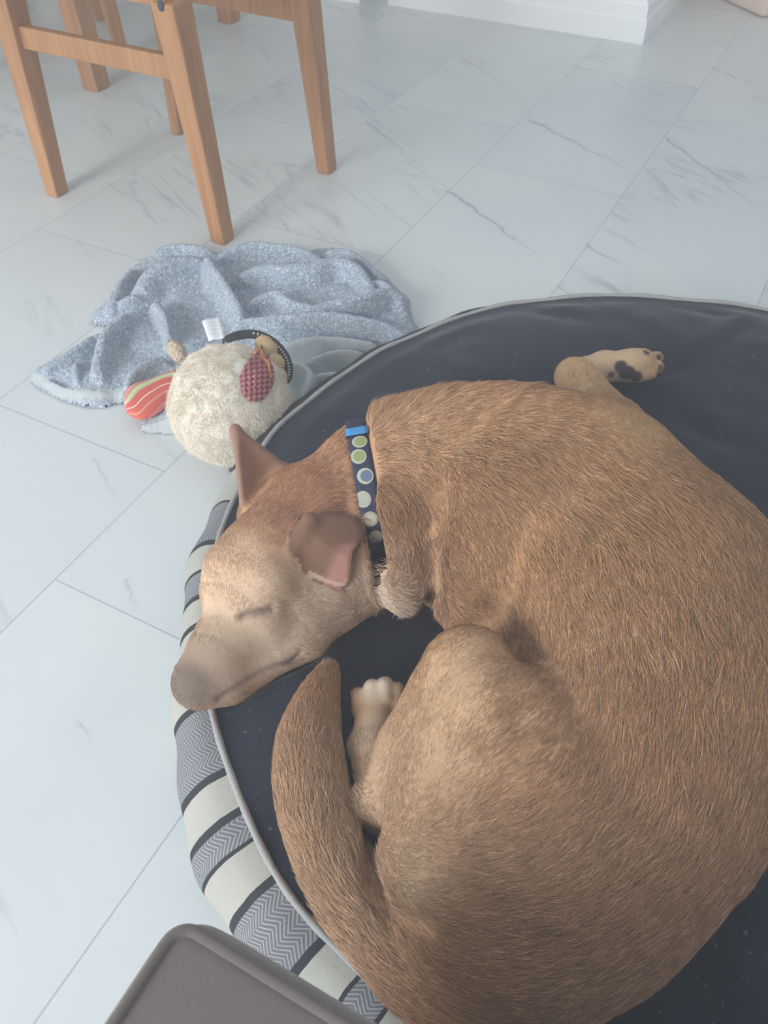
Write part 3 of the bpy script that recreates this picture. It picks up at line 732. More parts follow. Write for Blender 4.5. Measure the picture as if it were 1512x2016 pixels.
def coat(P):
    out = np.zeros((len(P), 3)); w = np.zeros(len(P))
    for p, r, c, k in zip(_cp, _cr, _cc, _cw):
        d = np.linalg.norm(P - p, axis=1); e = k*np.exp(-(d/r)**2) + 1e-5/(d + .01); out += e[:, None]*c; w += e
    out /= w[:, None]
    # near ear: dark brown outside, pink inside of the tip
    q = P - _earc; inE = (np.abs(q[:, 0]) < .065) & (np.abs(q[:, 1]) < .055) & (sd_ear(P) < .004)
    out[inE] = out[inE]*0 + np.array([.225, .120, .078])
    q = (P - np.array([0, 0, 1.0])) @ RW; px = 756 + FPX*q[:, 0]/-q[:, 2]; py = 1008 - FPX*q[:, 1]/-q[:, 2]      # place on the flap, seen from above it
    a = sm(640, 668, px + (py - 1110)*.45)*sm(1062, 1080, py); a = np.where(inE, a, 0)[:, None]; out = out*(1-a) + np.array([.44, .215, .18])*a
    ed = inE & (sd_poly(P, [surf_z(610, 1129), surf_z(640, 1142), surf_z(668, 1152), surf_z(682, 1149), surf_z(690, 1128), surf_z(692, 1095)]) < .0032); out[ed] = np.array([.55, .37, .28])
    fe = sd_far(P) < .003; t = np.clip((P[:, 2] - .225)/.05, 0, 1)
    out[fe] = (np.array([.36, .21, .145])*(1-t[:, None]) + np.array([.34, .19, .14])*t[:, None])[fe]
    de = dist_poly(P, _eyeC); t = np.exp(-(de/.0040)**2)[:, None]; out = out*(1-t*.95) + np.array([.04, .03, .03])*t*.95
    dm = dist_poly(P, _mouC); t = np.exp(-(dm/.0045)**2)[:, None]*.55; out = out*(1-t) + np.array([.14, .10, .09])*t
    dk = np.linalg.norm(P - _lip, axis=1); t = np.exp(-(dk/.010)**2)[:, None]*.85; out = out*(1-t) + np.array([.12, .08, .08])*t
    dn = np.linalg.norm(P - _nose, axis=1); t = sm(.034, .014, dn)[:, None]*.35; out = out*(1-t) + np.array([.10, .085, .08])*t
    for p, r, c in _sp:
        t = sm(r*1.15, r*.85, np.linalg.norm(P - p, axis=1))[:, None]; out = out*(1-t) + c*t
    return out
_lip = surf_z(563, 1302); _nose = surf_z(366, 1352)
def sd_poly(P, pts):
    q = np.full(len(P), 9.0)
    for a, b in zip(pts[:-1], pts[1:]):
        ab = b - a; t = np.clip(((P - a) @ ab)/(ab @ ab), 0, 1); q = np.minimum(q, np.linalg.norm(P - a - t[:, None]*ab, axis=1))
    return q
_tris = [g for g in G if g.kind == 'tri']; _tf = _tris; _tn = NEAR
def sd_ear(P): return np.min([g.d(P) for g in _tn], axis=0)
def sd_far(P): return np.min([g.d(P) for g in _tf], axis=0)
ci_all = coat(V)
def mat_skin():
    t = NT('short_coat'); a = t.n('ShaderNodeAttribute', attribute_name='col'); co = t.coord()
    n = t.noise(co, 160, 3, 0.6).outputs[0]
    hs = t.n('ShaderNodeHueSaturation'); t.l(a.outputs['Color'], hs.inputs['Color'])
    t.l(t.math('ADD', t.math('MULTIPLY', n, 0.26), 0.84), hs.inputs['Value'])
    t.l(hs.outputs[0], t.b.inputs['Base Color']); t.b.inputs['Roughness'].default_value = 0.8; t.b.inputs['Specular IOR Level'].default_value = 0.15
    t.b.inputs['Sheen Weight'].default_value = 0.1
    t.bump(n, 0.3, 0.002); return t.m
child('body', V, F, mat_skin(), dogroot, vcol=ci_all)

# comb: direction of the hair, drawn as arrows on the photograph and laid on the skin
COMB = [((735, 820), (60, -30)), ((800, 800), (60, -25)), ((760, 900), (40, 10)), ((740, 1000), (20, 60)), ((800, 880), (50, 25)), ((790, 1000), (10, 60)), ((780, 1120), (0, 60)), ((850, 960), (30, 50)), ((870, 850), (60, 8)),
 ((850, 1050), (20, 60)), ((950, 800), (60, 5)), ((960, 900), (55, 35)), ((930, 1000), (20, 50)), ((920, 1130), (-10, 60)), ((1050, 820), (60, 15)), ((1060, 940), (45, 40)), ((1030, 1060), (20, 60)), ((1150, 850), (55, 30)), ((1180, 980), (45, 45)),
 ((1250, 900), (45, 40)), ((1300, 1050), (40, 50)), ((1180, 1120), (25, 55)), ((1400, 1150), (25, 60)), ((1250, 1250), (12, 60)), ((1080, 1250), (5, 60)), ((1450, 1350), (0, 60)), ((1300, 1450), (-12, 60)), ((1150, 1450), (-25, 55)), ((1430, 1600), (-25, 60)),
 ((1250, 1650), (-45, 50)), ((1100, 1650), (-50, 30)), ((1350, 1800), (-50, 45)), ((1150, 1850), (-60, 30)), ((1000, 1700), (-60, 15)), ((1000, 1900), (-60, -5)), ((900, 1950), (-60, -20)),
 ((930, 1290), (-40, 40)), ((900, 1400), (-40, 35)), ((830, 1450), (-30, 45)), ((960, 1400), (-35, 40)), ((900, 1550), (-55, 20)), ((760, 1560), (-40, 20)), ((850, 1700), (-55, 0)), ((1010, 1500), (-50, 30)),
 ((820, 1900), (-50, -30)), ((740, 1830), (-40, -50)), ((660, 1720), (-25, -60)), ((610, 1600), (-5, -60)), ((560, 1500), (-5, -60)), ((620, 1450), (10, -60)), ((650, 1350), (15, -60)), ((560, 1650), (-20, -55)),
 ((400, 1300), (25, -50)), ((450, 1200), (15, -55)), ((430, 1120), (15, -55)), ((500, 1100), (40, -50)), ((560, 1040), (45, -50)), ((620, 960), (50, -40)), ((680, 900), (50, -25)), ((680, 980), (50, 0)), ((480, 1270), (45, -20)), ((560, 1180), (55, -10)),
 ((560, 1260), (55, -20)), ((640, 1190), (50, 10)), ((700, 1130), (40, 40)), ((470, 1340), (45, -25)), ((620, 1080), (-40, 30)), ((480, 930), (-10, -60)), ((730, 1450), (0, -60)), ((740, 1370), (0, -60)),
 ((1300, 860), (-50, -40)), ((1220, 800), (-50, -35)), ((1130, 745), (20, -50)), ((1200, 715), (60, -10)), ((1270, 705), (60, 0))]
_kp = np.array([surf_z(*a) for a, b in COMB]); _kd = []
for (a, b), p in zip(COMB, _kp):
    q = at(a[0] + b[0]*.3, a[1] + b[1]*.3, p[2]); v = q - p; _kd.append(v/np.linalg.norm(v))
_kd = np.array(_kd)
LEN_ = [((735, 830), .026), ((800, 800), .030), ((870, 790), .026), ((780, 950), .024), ((780, 1150), .022), ((1000, 900), .026), ((1200, 1000), .027), ((1350, 1300), .026), ((1150, 1200), .018), ((1300, 1600), .022), ((1150, 1800), .020), ((1000, 1650), .015),
 ((900, 1350), .0055), ((950, 1270), .0055), ((850, 1500), .006), ((1000, 1450), .009), ((760, 1570), .009), ((850, 1720), .010), ((640, 1600), .026), ((580, 1500), .026), ((720, 1800), .024), ((900, 1920), .02), ((650, 1350), .018),
 ((400, 1320), .0035), ((450, 1200), .005), ((520, 1100), .0055), ((600, 1000), .009), ((660, 910), .012), ((600, 1200), .008), ((680, 1180), .011), ((480, 1280), .004), ((640, 1090), .004), ((480, 930), .004), ((740, 1400), .0035), ((725, 1370), .003), ((735, 1480), .005),
 ((1110, 745), .007), ((1250, 830), .008), ((1220, 715), .004), ((930, 1130), .014), ((850, 1060), .018)]
_lp = np.array([surf_z(*a) for a, b in LEN_]); _ll = np.array([b for a, b in LEN_])
def idw(P, pts, vals, pw=3.0, e=.012):
    out = 0; w = 0
    for p, v in zip(pts, vals):
        k = 1/(((P - p)**2).sum(1) + e*e)**(pw/2); out = out + (k[:, None]*v if np.ndim(v) else k*v); w = w + k
    return out/(w[:, None] if np.ndim(vals[0]) else w)
NH = 340000
def fur():
    tri = np.concatenate([F[:, [0, 1, 2]], F[:, [0, 2, 3]]]); a, b, c = V[tri[:, 0]], V[tri[:, 1]], V[tri[:, 2]]
    cr = np.cross(b-a, c-a); ar = np.linalg.norm(cr, axis=1)/2; cen = (a+b+c)/3; nz = cr[:, 2]/(2*ar + 1e-12)
    q = (cen - np.array([0, 0, 1.0])) @ RW; px = 756 + FPX*q[:, 0]/-q[:, 2]; py = 1008 - FPX*q[:, 1]/-q[:, 2]
    vis = (px > -160) & (px < 1720) & (py < 2230) & (cen[:, 2] > BZ - .005)
    # denser where hair is short or seen from close by
    face = np.exp(-(np.linalg.norm(cen - A(520, 1150, .2), axis=1)/.16)**2)
    wgt = ar*vis*(1 + 1.6*face)*np.where(nz > -.2, 1, .4)
    i = rng.choice(len(tri), NH, p=wgt/wgt.sum()); u = rng.random((NH, 2)); m = u.sum(1) > 1; u[m] = 1 - u[m]
    P = a[i] + u[:, :1]*(b[i]-a[i]) + u[:, 1:]*(c[i]-a[i]); n = grad(sdf, P); P = P - n*.0006
    col = coat(P); L = idw(P, _lp, _ll, 3.0, .01)
    keep = np.ones(NH, bool)
    for p, r, c_ in _sp: keep &= np.linalg.norm(P - p, axis=1) > r
    keep &= ~(np.abs((P - CO_C) @ CO_N) < .017) | (np.linalg.norm(P - CO_C, axis=1) > .10)
    keep &= np.linalg.norm(P - _nose, axis=1) > .014
    keep &= dist_poly(P, _eyeC) > .003
    earm = (sd_ear(P) < .003) | (sd_far(P) < .003); L = np.where(earm, .003, L)
    P, n, col, L = P[keep], n[keep], col[keep], L[keep]; N = len(P)
    D = idw(P, _kp, _kd, 3.5, .015)
    # locks: neighbouring hairs share a small turn
    def lock(s, k): return vnoise(P[:, 0]*s + P[:, 2]*s*.7, P[:, 1]*s - P[:, 2]*s*.6, k)
    T = np.cross(n, D)
    long_ = np.clip(L/.02, .15, 1.2)[:, None]
    D = D + T*(.14*lock(40, 2) + .08*lock(100, 3))[:, None]*long_ + rng.normal(0, .17, (N, 3))
    D = D - n*(D*n).sum(1)[:, None]; D /= np.linalg.norm(D, axis=1)[:, None] + 1e-9
    lift = (.20 + .06*lock(80, 4) + .16*rng.random(N))[:, None]
    ruff = np.exp(-(np.linalg.norm(P - _lp[1], axis=1)/.07)**2)[:, None]; lift = lift + .45*ruff
    L = L*(.72 + .5*rng.random(N))*(1 + .18*lock(60, 5))
    K = 5; s = np.linspace(0, 1, K)
    pts = P[:, None, :] + (D[:, None, :]*s[None, :, None] + n[:, None, :]*(lift*1.0)[:, None, :]*(s*(1 - .55*s))[None, :, None])*L[:, None, None]
    rad = (.00030*(1 - s**1.6) + .00004)[None, :]*((.8 + .4*rng.random(N))*np.clip(.55 + .45*L/.016, .5, 1))[:, None]
    jt = np.clip(L/.016, .3, 1.1); v = .97 + jt*(.40*(rng.random(N) - .5) + .05*lock(70, 6))
    light = (rng.random(N) < .15) & (L > .010)                                  # pale guard hairs
    colr = col*v[:, None]; colr[light] = colr[light]*1.35 + np.array([.07, .06, .05])
    dk = (rng.random(N) < .12) & (L > .008); colr[dk] *= .60
    hc = bpy.data.hair_curves.new('fur'); hc.add_curves([K]*N)
    o0 = np.array(ORIG['dog'])
    hc.attributes['position'].data.foreach_set('vector', ((pts - o0)*S).astype(np.float32).ravel()) if 'position' in hc.attributes else hc.position_data.foreach_set('vector', ((pts - o0)*S).astype(np.float32).ravel())
    ra = hc.attributes.get('radius') or hc.attributes.new('radius', 'FLOAT', 'POINT'); ra.data.foreach_set('value', (rad*S).astype(np.float32).ravel())
    ca = hc.attributes.new('col', 'FLOAT_COLOR', 'CURVE'); ca.data.foreach_set('color', np.c_[colr, np.ones(N)].astype(np.float32).ravel())
    t = NT('hair_strands'); at_ = t.n('ShaderNodeAttribute', attribute_name='col'); t.l(at_.outputs['Color'], t.b.inputs['Base Color'])
    t.b.inputs['Roughness'].default_value = 0.5; t.b.inputs['Specular IOR Level'].default_value = 0.25
    hc.materials.append(t.m)
    o = bpy.data.objects.new('fur', hc); COL.objects.link(o); o.parent = dogroot; o['kind'] = 'stuff'
    print('hairs', N)

# collar: a band around the neck
def collar():
    e1 = np.array([0, 0, 1.0]); e1 -= CO_N*(e1 @ CO_N); e1 /= np.linalg.norm(e1); e2 = np.cross(CO_N, e1)
    N = 120; W_ = .0128; rows = []
    ts = np.arange(.01, .16, .0008)
    offs = (-1, -.93, -.5, 0, .5, .93, 1)
    R_ = np.zeros((N, len(offs)))
    for j in range(N):
        w = 2*math.pi*j/N; d = e1*math.cos(w) + e2*math.sin(w)
        for k, o_ in enumerate(offs):
            P = CO_C + CO_N*W_*o_ + ts[:, None]*d; s = sdf(P); i = np.where(s > 0)[0]; R_[j, k] = ts[i[0]] if len(i) else .16
    Rm = R_.max(1); Rm = np.minimum(Rm, .105)
    for _ in range(6): Rm = (np.roll(Rm, 1) + Rm*2 + np.roll(Rm, -1))/4
    V_ = []; 
    for j in range(N):
        w = 2*math.pi*j/N; d = e1*math.cos(w) + e2*math.sin(w)
        for k, o_ in enumerate(offs):
            e = .0045 if abs(o_) < .95 else .0025
            V_.append(CO_C + CO_N*W_*o_ + d*(Rm[j] + e))
        V_.append(CO_C + CO_N*W_ + d*(Rm[j] - .002)); V_.append(CO_C - CO_N*W_ + d*(Rm[j] - .002))
    n = len(offs) + 2; F_ = []
    for j in range(N):
        q = (j+1) % N
        for k in range(n): l = (k+1) % n; F_.append((j*n+k, j*n+l, q*n+l, q*n+k))
    navy = simple('navy_webbing', (.035, .040, .075), .7, .3, (700, .4, .001)); cream = simple('cream_print', (.50, .49, .37), .6, .3); olive = simple('olive_print', (.30, .32, .13), .6, .3)
    blue = simple('blue_print', (.13, .17, .26), .6); grey = simple('grey_print', (.40, .40, .34), .6)
    V_ = [np.array(v) for v in V_]; fm = [0]*len(F_)
    def Rat(d): 
        w = math.atan2(d @ e2, d @ e1) % (2*math.pi); x = w/(2*math.pi)*N; i = int(x) % N; f = x - int(x); return Rm[i]*(1-f) + Rm[(i+1) % N]*f
    def disc(px, py, r, mi, h):
        r0 = ray(px, py); r0 /= np.linalg.norm(r0); p = None
        for t in np.arange(.6, 1.5, .0005):
            q = np.array([0, 0, 1.0]) + t*r0; x = q - CO_C; rad = x - CO_N*(x @ CO_N)
            if np.linalg.norm(rad) < Rat(rad) + .0045: p = q; break
        if p is None: return
        off = (p - CO_C) @ CO_N; x = p - CO_C - CO_N*off; w0 = math.atan2(x @ e2, x @ e1); RR = Rat(x)
        k0 = len(V_); 
        for rr in (0, .5, 1):
            for k in range(20):
                a = 2*math.pi*k/20; oo = off + r*rr*math.cos(a); ww = w0 + r*rr*math.sin(a)/RR; d = e1*math.cos(ww) + e2*math.sin(ww)
                oo = max(-W_*.98, min(W_*.98, oo)); V_.append(CO_C + CO_N*oo + d*(Rat(d) + .0045 + h))
        for ring in (0, 1):
            for k in range(20): l = (k+1) % 20; F_.append((k0+ring*20+k, k0+ring*20+l, k0+ring*20+20+l, k0+ring*20+20+k)); fm.append(mi)
    for px, py, r, a, b in ((708, 870, .0098, 1, 2), (706, 899, .0100, 1, 2), (719, 937, .0102, 1, 4), (715, 983, .0098, 1, 5), (729, 1022, .0098, 5, 1), (740, 1056, .009, 5, 5)):
        disc(px, py, r, a, .0006); disc(px + (1 if b != 4 else 2), py, r*(.72 if b != 5 else .8), b, .0011)
    c = child('collar', V_, F_, [navy, cream, olive, blue, blue, grey], dogroot, fm=fm)
    # blue keeper loop at the top of the neck
    r0 = ray(706, 850); best = None
    for w in np.linspace(0, 2*math.pi, 720):
        d = e1*math.cos(w) + e2*math.sin(w); p = CO_C + d*(Rat(d) + .005); q = (p - np.array([0, 0, 1.0])) @ RW; x = 756 + FPX*q[0]/-q[2]; y = 1008 - FPX*q[1]/-q[2]
        s = math.hypot(x-706, y-850) + (0 if d @ (np.array([0, 0, 1.0]) - p) > 0 else 60)
        if best is None or s < best[0]: best = (s, w)
    V2 = []; 
    for j in range(9):
        w = best[1] + (j-4)*.022; d = e1*math.cos(w) + e2*math.sin(w)
        for o_ in (-1.12, -.6, 0, .6, 1.12): V2.append(CO_C + CO_N*W_*o_ + d*(Rat(d) + .0072))
        for o_ in (1.12, -1.12): V2.append(CO_C + CO_N*W_*o_ + d*(Rat(d) + .001))
    F2 = [(j*7+k, j*7+(k+1) % 7, (j+1)*7+(k+1) % 7, (j+1)*7+k) for j in range(8) for k in range(7)]
    kp = child('keeper_loop', V2, F2, simple('blue_strap', (.06, .30, .62), .5, .4), c); ORIG[kp.name] = ORIG['dog']
    kp['label'] = 'bright blue strap loop'
ORIG_fix = None
collar(); fur()
print('dog done', round(time.time()-T0, 1))

# ------------------------------------------------------------------ sherpa blanket
def px2(p, z=.03): q = at(p[0], p[1], z); return (q[0], q[1])
OUT = [(55, 737), (75, 722), (120, 704), (165, 676), (215, 655), (258, 636), (215, 634), (178, 628), (200, 600), (228, 568), (245, 532), (290, 503), (350, 490), (430, 497), (470, 490), (540, 486), (600, 490), (655, 488), (700, 506),
       (727, 528), (775, 556), (806, 590), (812, 625), (832, 652), (850, 700), (700, 830), (600, 880), (520, 900), (420, 860), (360, 848), (290, 843), (278, 826), (300, 800), (245, 788), (200, 795), (140, 789), (90, 768), (62, 752)]
_out = catmull(np.array([px2(p, .012) for p in OUT]), 4, closed=True)
def poly_sd(P):
    """signed distance to the outline, positive inside"""
    A_ = _out; B_ = np.roll(_out, -1, 0); d = np.full(len(P), 9.0); ins = np.zeros(len(P), bool)
    for a, b in zip(A_, B_):
        ab = b - a; L = ab @ ab
        if L < 1e-12: continue
        t = np.clip(((P - a) @ ab)/L, 0, 1); d = np.minimum(d, np.linalg.norm(P - a - t[:, None]*ab, axis=1))
        c = (a[1] > P[:, 1]) != (b[1] > P[:, 1]); x = a[0] + (P[:, 1] - a[1])/(b[1] - a[1] + 1e-15)*(b[0] - a[0]); ins ^= c & (P[:, 0] < x)
    return np.where(ins, d, -d)
RID = [ # polyline in the photo, height, half width, and how much steeper the near side falls
 ([(406, 516), (417, 543), (440, 575), (458, 598), (478, 640)], .062, .017, 1), ([(407, 518), (370, 526), (332, 540), (300, 556), (279, 578)], .050, .030, 1), ([(432, 512), (475, 500), (516, 499), (580, 502), (641, 522)], .042, .016, 1.7),
 ([(467, 552), (500, 545), (531, 544), (575, 548), (618, 546), (659, 533), (690, 538), (716, 552), (743, 590)], .058, .022, 1), ([(484, 612), (520, 598), (551, 594), (572, 615), (600, 622), (633, 620), (691, 600)], .050, .013, 1.3),
 ([(560, 645), (600, 632), (662, 621), (705, 612), (743, 600), (775, 592), (808, 596)], .062, .016, 1.4), ([(458, 655), (500, 648), (563, 647), (630, 646), (691, 648), (750, 658), (801, 670)], .060, .017, 1.5),
 ([(555, 695), (600, 690), (633, 688), (680, 686), (735, 686)], .050, .010, 1.5), ([(604, 728), (640, 720), (680, 712), (720, 705)], .046, .009, 1.3), ([(610, 756), (640, 760), (665, 758), (700, 750)], .045, .010, 1.2), ([(572, 726), (596, 740), (607, 764), (600, 790), (590, 815)], .050, .012, 1),
 ([(640, 500), (680, 506), (712, 524), (735, 545), (770, 556)], .040, .014, 1), ([(735, 560), (760, 575), (780, 600), (800, 625)], .045, .015, 1), ([(700, 506), (690, 520), (702, 540)], .035, .010, 1),
 ([(290, 606), (262, 625), (234, 652), (212, 680), (201, 705), (196, 748)], .045, .016, 1), ([(301, 606), (318, 624), (330, 648), (338, 680)], .048, .014, 1), ([(332, 714), (305, 722), (276, 739), (252, 762), (238, 775)], .036, .011, 1.2),
 ([(84, 736), (120, 716), (159, 694), (190, 676), (223, 662)], .030, .018, 1), ([(95, 752), (130, 772), (160, 780), (200, 782), (238, 776)], .022, .007, 1), ([(262, 536), (246, 560), (234, 587), (207, 622)], .036, .018, 1), ([(300, 505), (340, 498), (387, 500), (420, 508)], .034, .013, 1),
 ([(300, 835), (330, 832), (370, 835)], .03, .014, 1), ([(230, 610), (262, 600), (285, 592)], .034, .012, 1), ([(150, 720), (158, 740), (155, 770)], .026, .008, 1)]
def build_blanket():
    h = .0026
    lo = _out.min(0) - .01; hi = _out.max(0) + .01; nx, ny = np.ceil((hi - lo)/h).astype(int)
    gx, gy = np.meshgrid(lo[0] + np.arange(nx)*h, lo[1] + np.arange(ny)*h, indexing='ij'); P = np.c_[gx.ravel(), gy.ravel()]
    wig = np.c_[.004*vnoise(P[:, 0]*40, P[:, 1]*40, 0), .004*vnoise(P[:, 0]*40, P[:, 1]*40, 1)]
    d = poly_sd(P + wig); rb = np.hypot(P[:, 0] - BC[0], P[:, 1] - BC[1])
    keep = (d > -.0012) & (rb > BR + .030)
    base = .020 + .012*vnoise(P[:, 0]*11, P[:, 1]*11, 2) + .008*vnoise(P[:, 0]*23 + 5, P[:, 1]*23, 3)
    Z = base.copy(); W_ = P + np.c_[.006*vnoise(P[:, 0]*18, P[:, 1]*18, 4), .006*vnoise(P[:, 0]*18, P[:, 1]*18, 5)]
    for pl, hh, w, st in RID:
        C_ = catmull(np.array([px2(p, hh*.8) for p in pl]), 6); dd = np.full(len(P), 9.0); sg = np.zeros(len(P)); tt = np.zeros(len(P))
        n = len(C_) - 1
        for i, (a, b) in enumerate(zip(C_[:-1], C_[1:])):
            ab = b - a; t = np.clip(((W_ - a) @ ab)/(ab @ ab), 0, 1); q = W_ - a - t[:, None]*ab; e = np.linalg.norm(q, axis=1); m = e < dd
            dd = np.where(m, e, dd); sg = np.where(m, q[:, 1], sg); tt = np.where(m, (i + t)/n, tt)
        ww = np.where(sg < 0, w/st, w*1.15); end = .55 + .45*np.sin(np.clip(tt, 0, 1)*math.pi)**.5
        r = hh*1.3*end*np.exp(-(np.maximum(dd - .003, 0)/ww)**2*1.15)
        k = .008; x = np.clip(.5 + .5*(r - Z)/k, 0, 1); Z = Z*(1-x) + r*x + k*x*(1-x)
    Z = Z*(1 - np.exp(-np.maximum(d, 0)/.010)) + .0045*sm(-.0012, .003, d)
    Z += .0011*vnoise(P[:, 0]*230, P[:, 1]*230, 6)*sm(.0, .01, d) + .0008*vnoise(P[:, 0]*380, P[:, 1]*380, 7)*sm(.0, .01, d)
    # rests a little deeper where the plush toy presses on it
    dt = np.linalg.norm(P - TC[:2], axis=1); lim = TC[2] - np.sqrt(np.maximum(TR**2 - dt**2, 0))*1.0 - .004
    Z = np.where(dt < TR*.97, np.minimum(Z, np.maximum(lim, .003)), Z)
    Z = np.maximum(Z, .002)
    idx = -np.ones(nx*ny, int); idx[keep] = np.arange(keep.sum()); V_ = np.c_[P, Z][keep]
    I = idx.reshape(nx, ny); q = np.stack([I[:-1, :-1], I[1:, :-1], I[1:, 1:], I[:-1, 1:]], -1).reshape(-1, 4); q = q[(q >= 0).all(1)]
    # smooth (hem and reverse side) mask
    def near(pl, w, z=.04):
        C_ = catmull(np.array([px2(p, z) for p in pl]), 6); dd = np.full(len(V_), 9.0)
        for a, b in zip(C_[:-1], C_[1:]):
            ab = b - a; t = np.clip(((V_[:, :2] - a) @ ab)/(ab @ ab), 0, 1); dd = np.minimum(dd, np.linalg.norm(V_[:, :2] - a - t[:, None]*ab, axis=1))
        return sm(w*1.15, w*.85, dd)
    hem = np.max([near([(560, 692), (633, 688), (735, 684)], .014), near([(590, 730), (690, 712), (760, 700)], .026), near([(590, 760), (670, 762), (720, 740)], .03), near([(570, 740), (596, 790), (590, 830)], .03, .03),
                  near([(62, 742), (95, 760), (130, 778), (180, 788), (238, 782)], .0075, .01), near([(300, 835), (360, 840)], .02, .02)], axis=0)
    t = NT('sherpa_fleece'); co = t.coord(); a = t.n('ShaderNodeAttribute', attribute_name='col'); sc = t.n('ShaderNodeSeparateColor'); t.l(a.outputs['Color'], sc.inputs[0])
    n1 = t.noise(co, 120, 2, 0.55, 0.8).outputs[0]; rd = t.math('ABSOLUTE', t.math('SUBTRACT', n1, 0.5))
    n2 = t.noise(co, 210, 2, 0.5, 0.6).outputs[0]; rd2 = t.math('ABSOLUTE', t.math('SUBTRACT', n2, 0.5))
    rr = t.math('MINIMUM', rd, t.math('MULTIPLY', rd2, 1.1))
    tuft = t.ramp(rr, [(0.0, (0.10, 0.15, 0.23)), (0.014, (0.27, 0.33, 0.41)), (0.034, (0.50, 0.55, 0.61)), (0.09, (0.60, 0.65, 0.71))])
    big = t.noise(co, 14, 3).outputs[0]; tuft = t.mix(t.math('MULTIPLY', big, 0.30), tuft, (0.46, 0.52, 0.60))
    back = t.mix(t.noise(co, 60, 3).outputs[0], (0.40, 0.44, 0.45), (0.52, 0.55, 0.55))
    t.l(t.mix(sc.outputs[0], tuft, back), t.b.inputs['Base Color']); t.b.inputs['Roughness'].default_value = 1; t.b.inputs['Specular IOR Level'].default_value = 0.05
    t.b.inputs['Sheen Weight'].default_value = 0.3
    hgt = t.math('MULTIPLY', t.math('MINIMUM', rr, 0.10), t.math('SUBTRACT', 1.0, t.math('MULTIPLY', sc.outputs[0], 0.85)))
    t.bump(hgt, 0.7, 0.014)
    o = mesh_obj('throw_blanket', V_, q, t.m, vcol=np.c_[hem, hem, hem], loc=(V_[:, 0].mean(), V_[:, 1].mean(), 0))
    tag(o, 'crumpled blue-grey sherpa throw blanket lying on the floor beside the dog bed', 'blanket')
    return V_, q, hem
TC = np.array([-.258, 1.098, .100]); TR = .098
build_blanket()

# ------------------------------------------------------------------ plush toy
toy = empty('plush_toy', (TC[0], TC[1], .004)); tag(toy, 'round cream plush dog toy with striped fin and white care tag, on the blanket edge', 'dog toy')
def toy_r(D):
    """radius of the stuffed body in direction D"""
    D = np.atleast_2d(D); x, y, z = D.T
    r = TR*(1 + .035*vnoise(x*2.2 + y*1.3 + 5, z*2.2 - y*1.7, 0) + .02*vnoise(x*5 + 3, y*5 + z*4, 1))
    r = r*(1 + .05*np.clip(-y, 0, 1)**2 - .06*np.clip(-z, 0, 1)**2)
    q = at(578, 800, .09) - TC; q /= np.linalg.norm(q); r = r + .010*np.exp(-(np.linalg.norm(D - q, axis=1)/.35)**2)
    # seams: shallow creases
    s = np.abs(D @ np.array([.55, .62, -.56])); r = r - .004*np.exp(-(s/.035)**2)*(x > .1)
    return r
def toy_hit(px, py, off=0.0):
    r = ray(px, py); r = r/np.linalg.norm(r)
    for t_ in np.arange(.8, 1.8, .0006):
        p = np.array([0, 0, 1.0]) + t_*r; q = p - TC; L = np.linalg.norm(q)
        if L < .16 and L < toy_r(q/L)[0] + off: return p, q/L
    return None, None
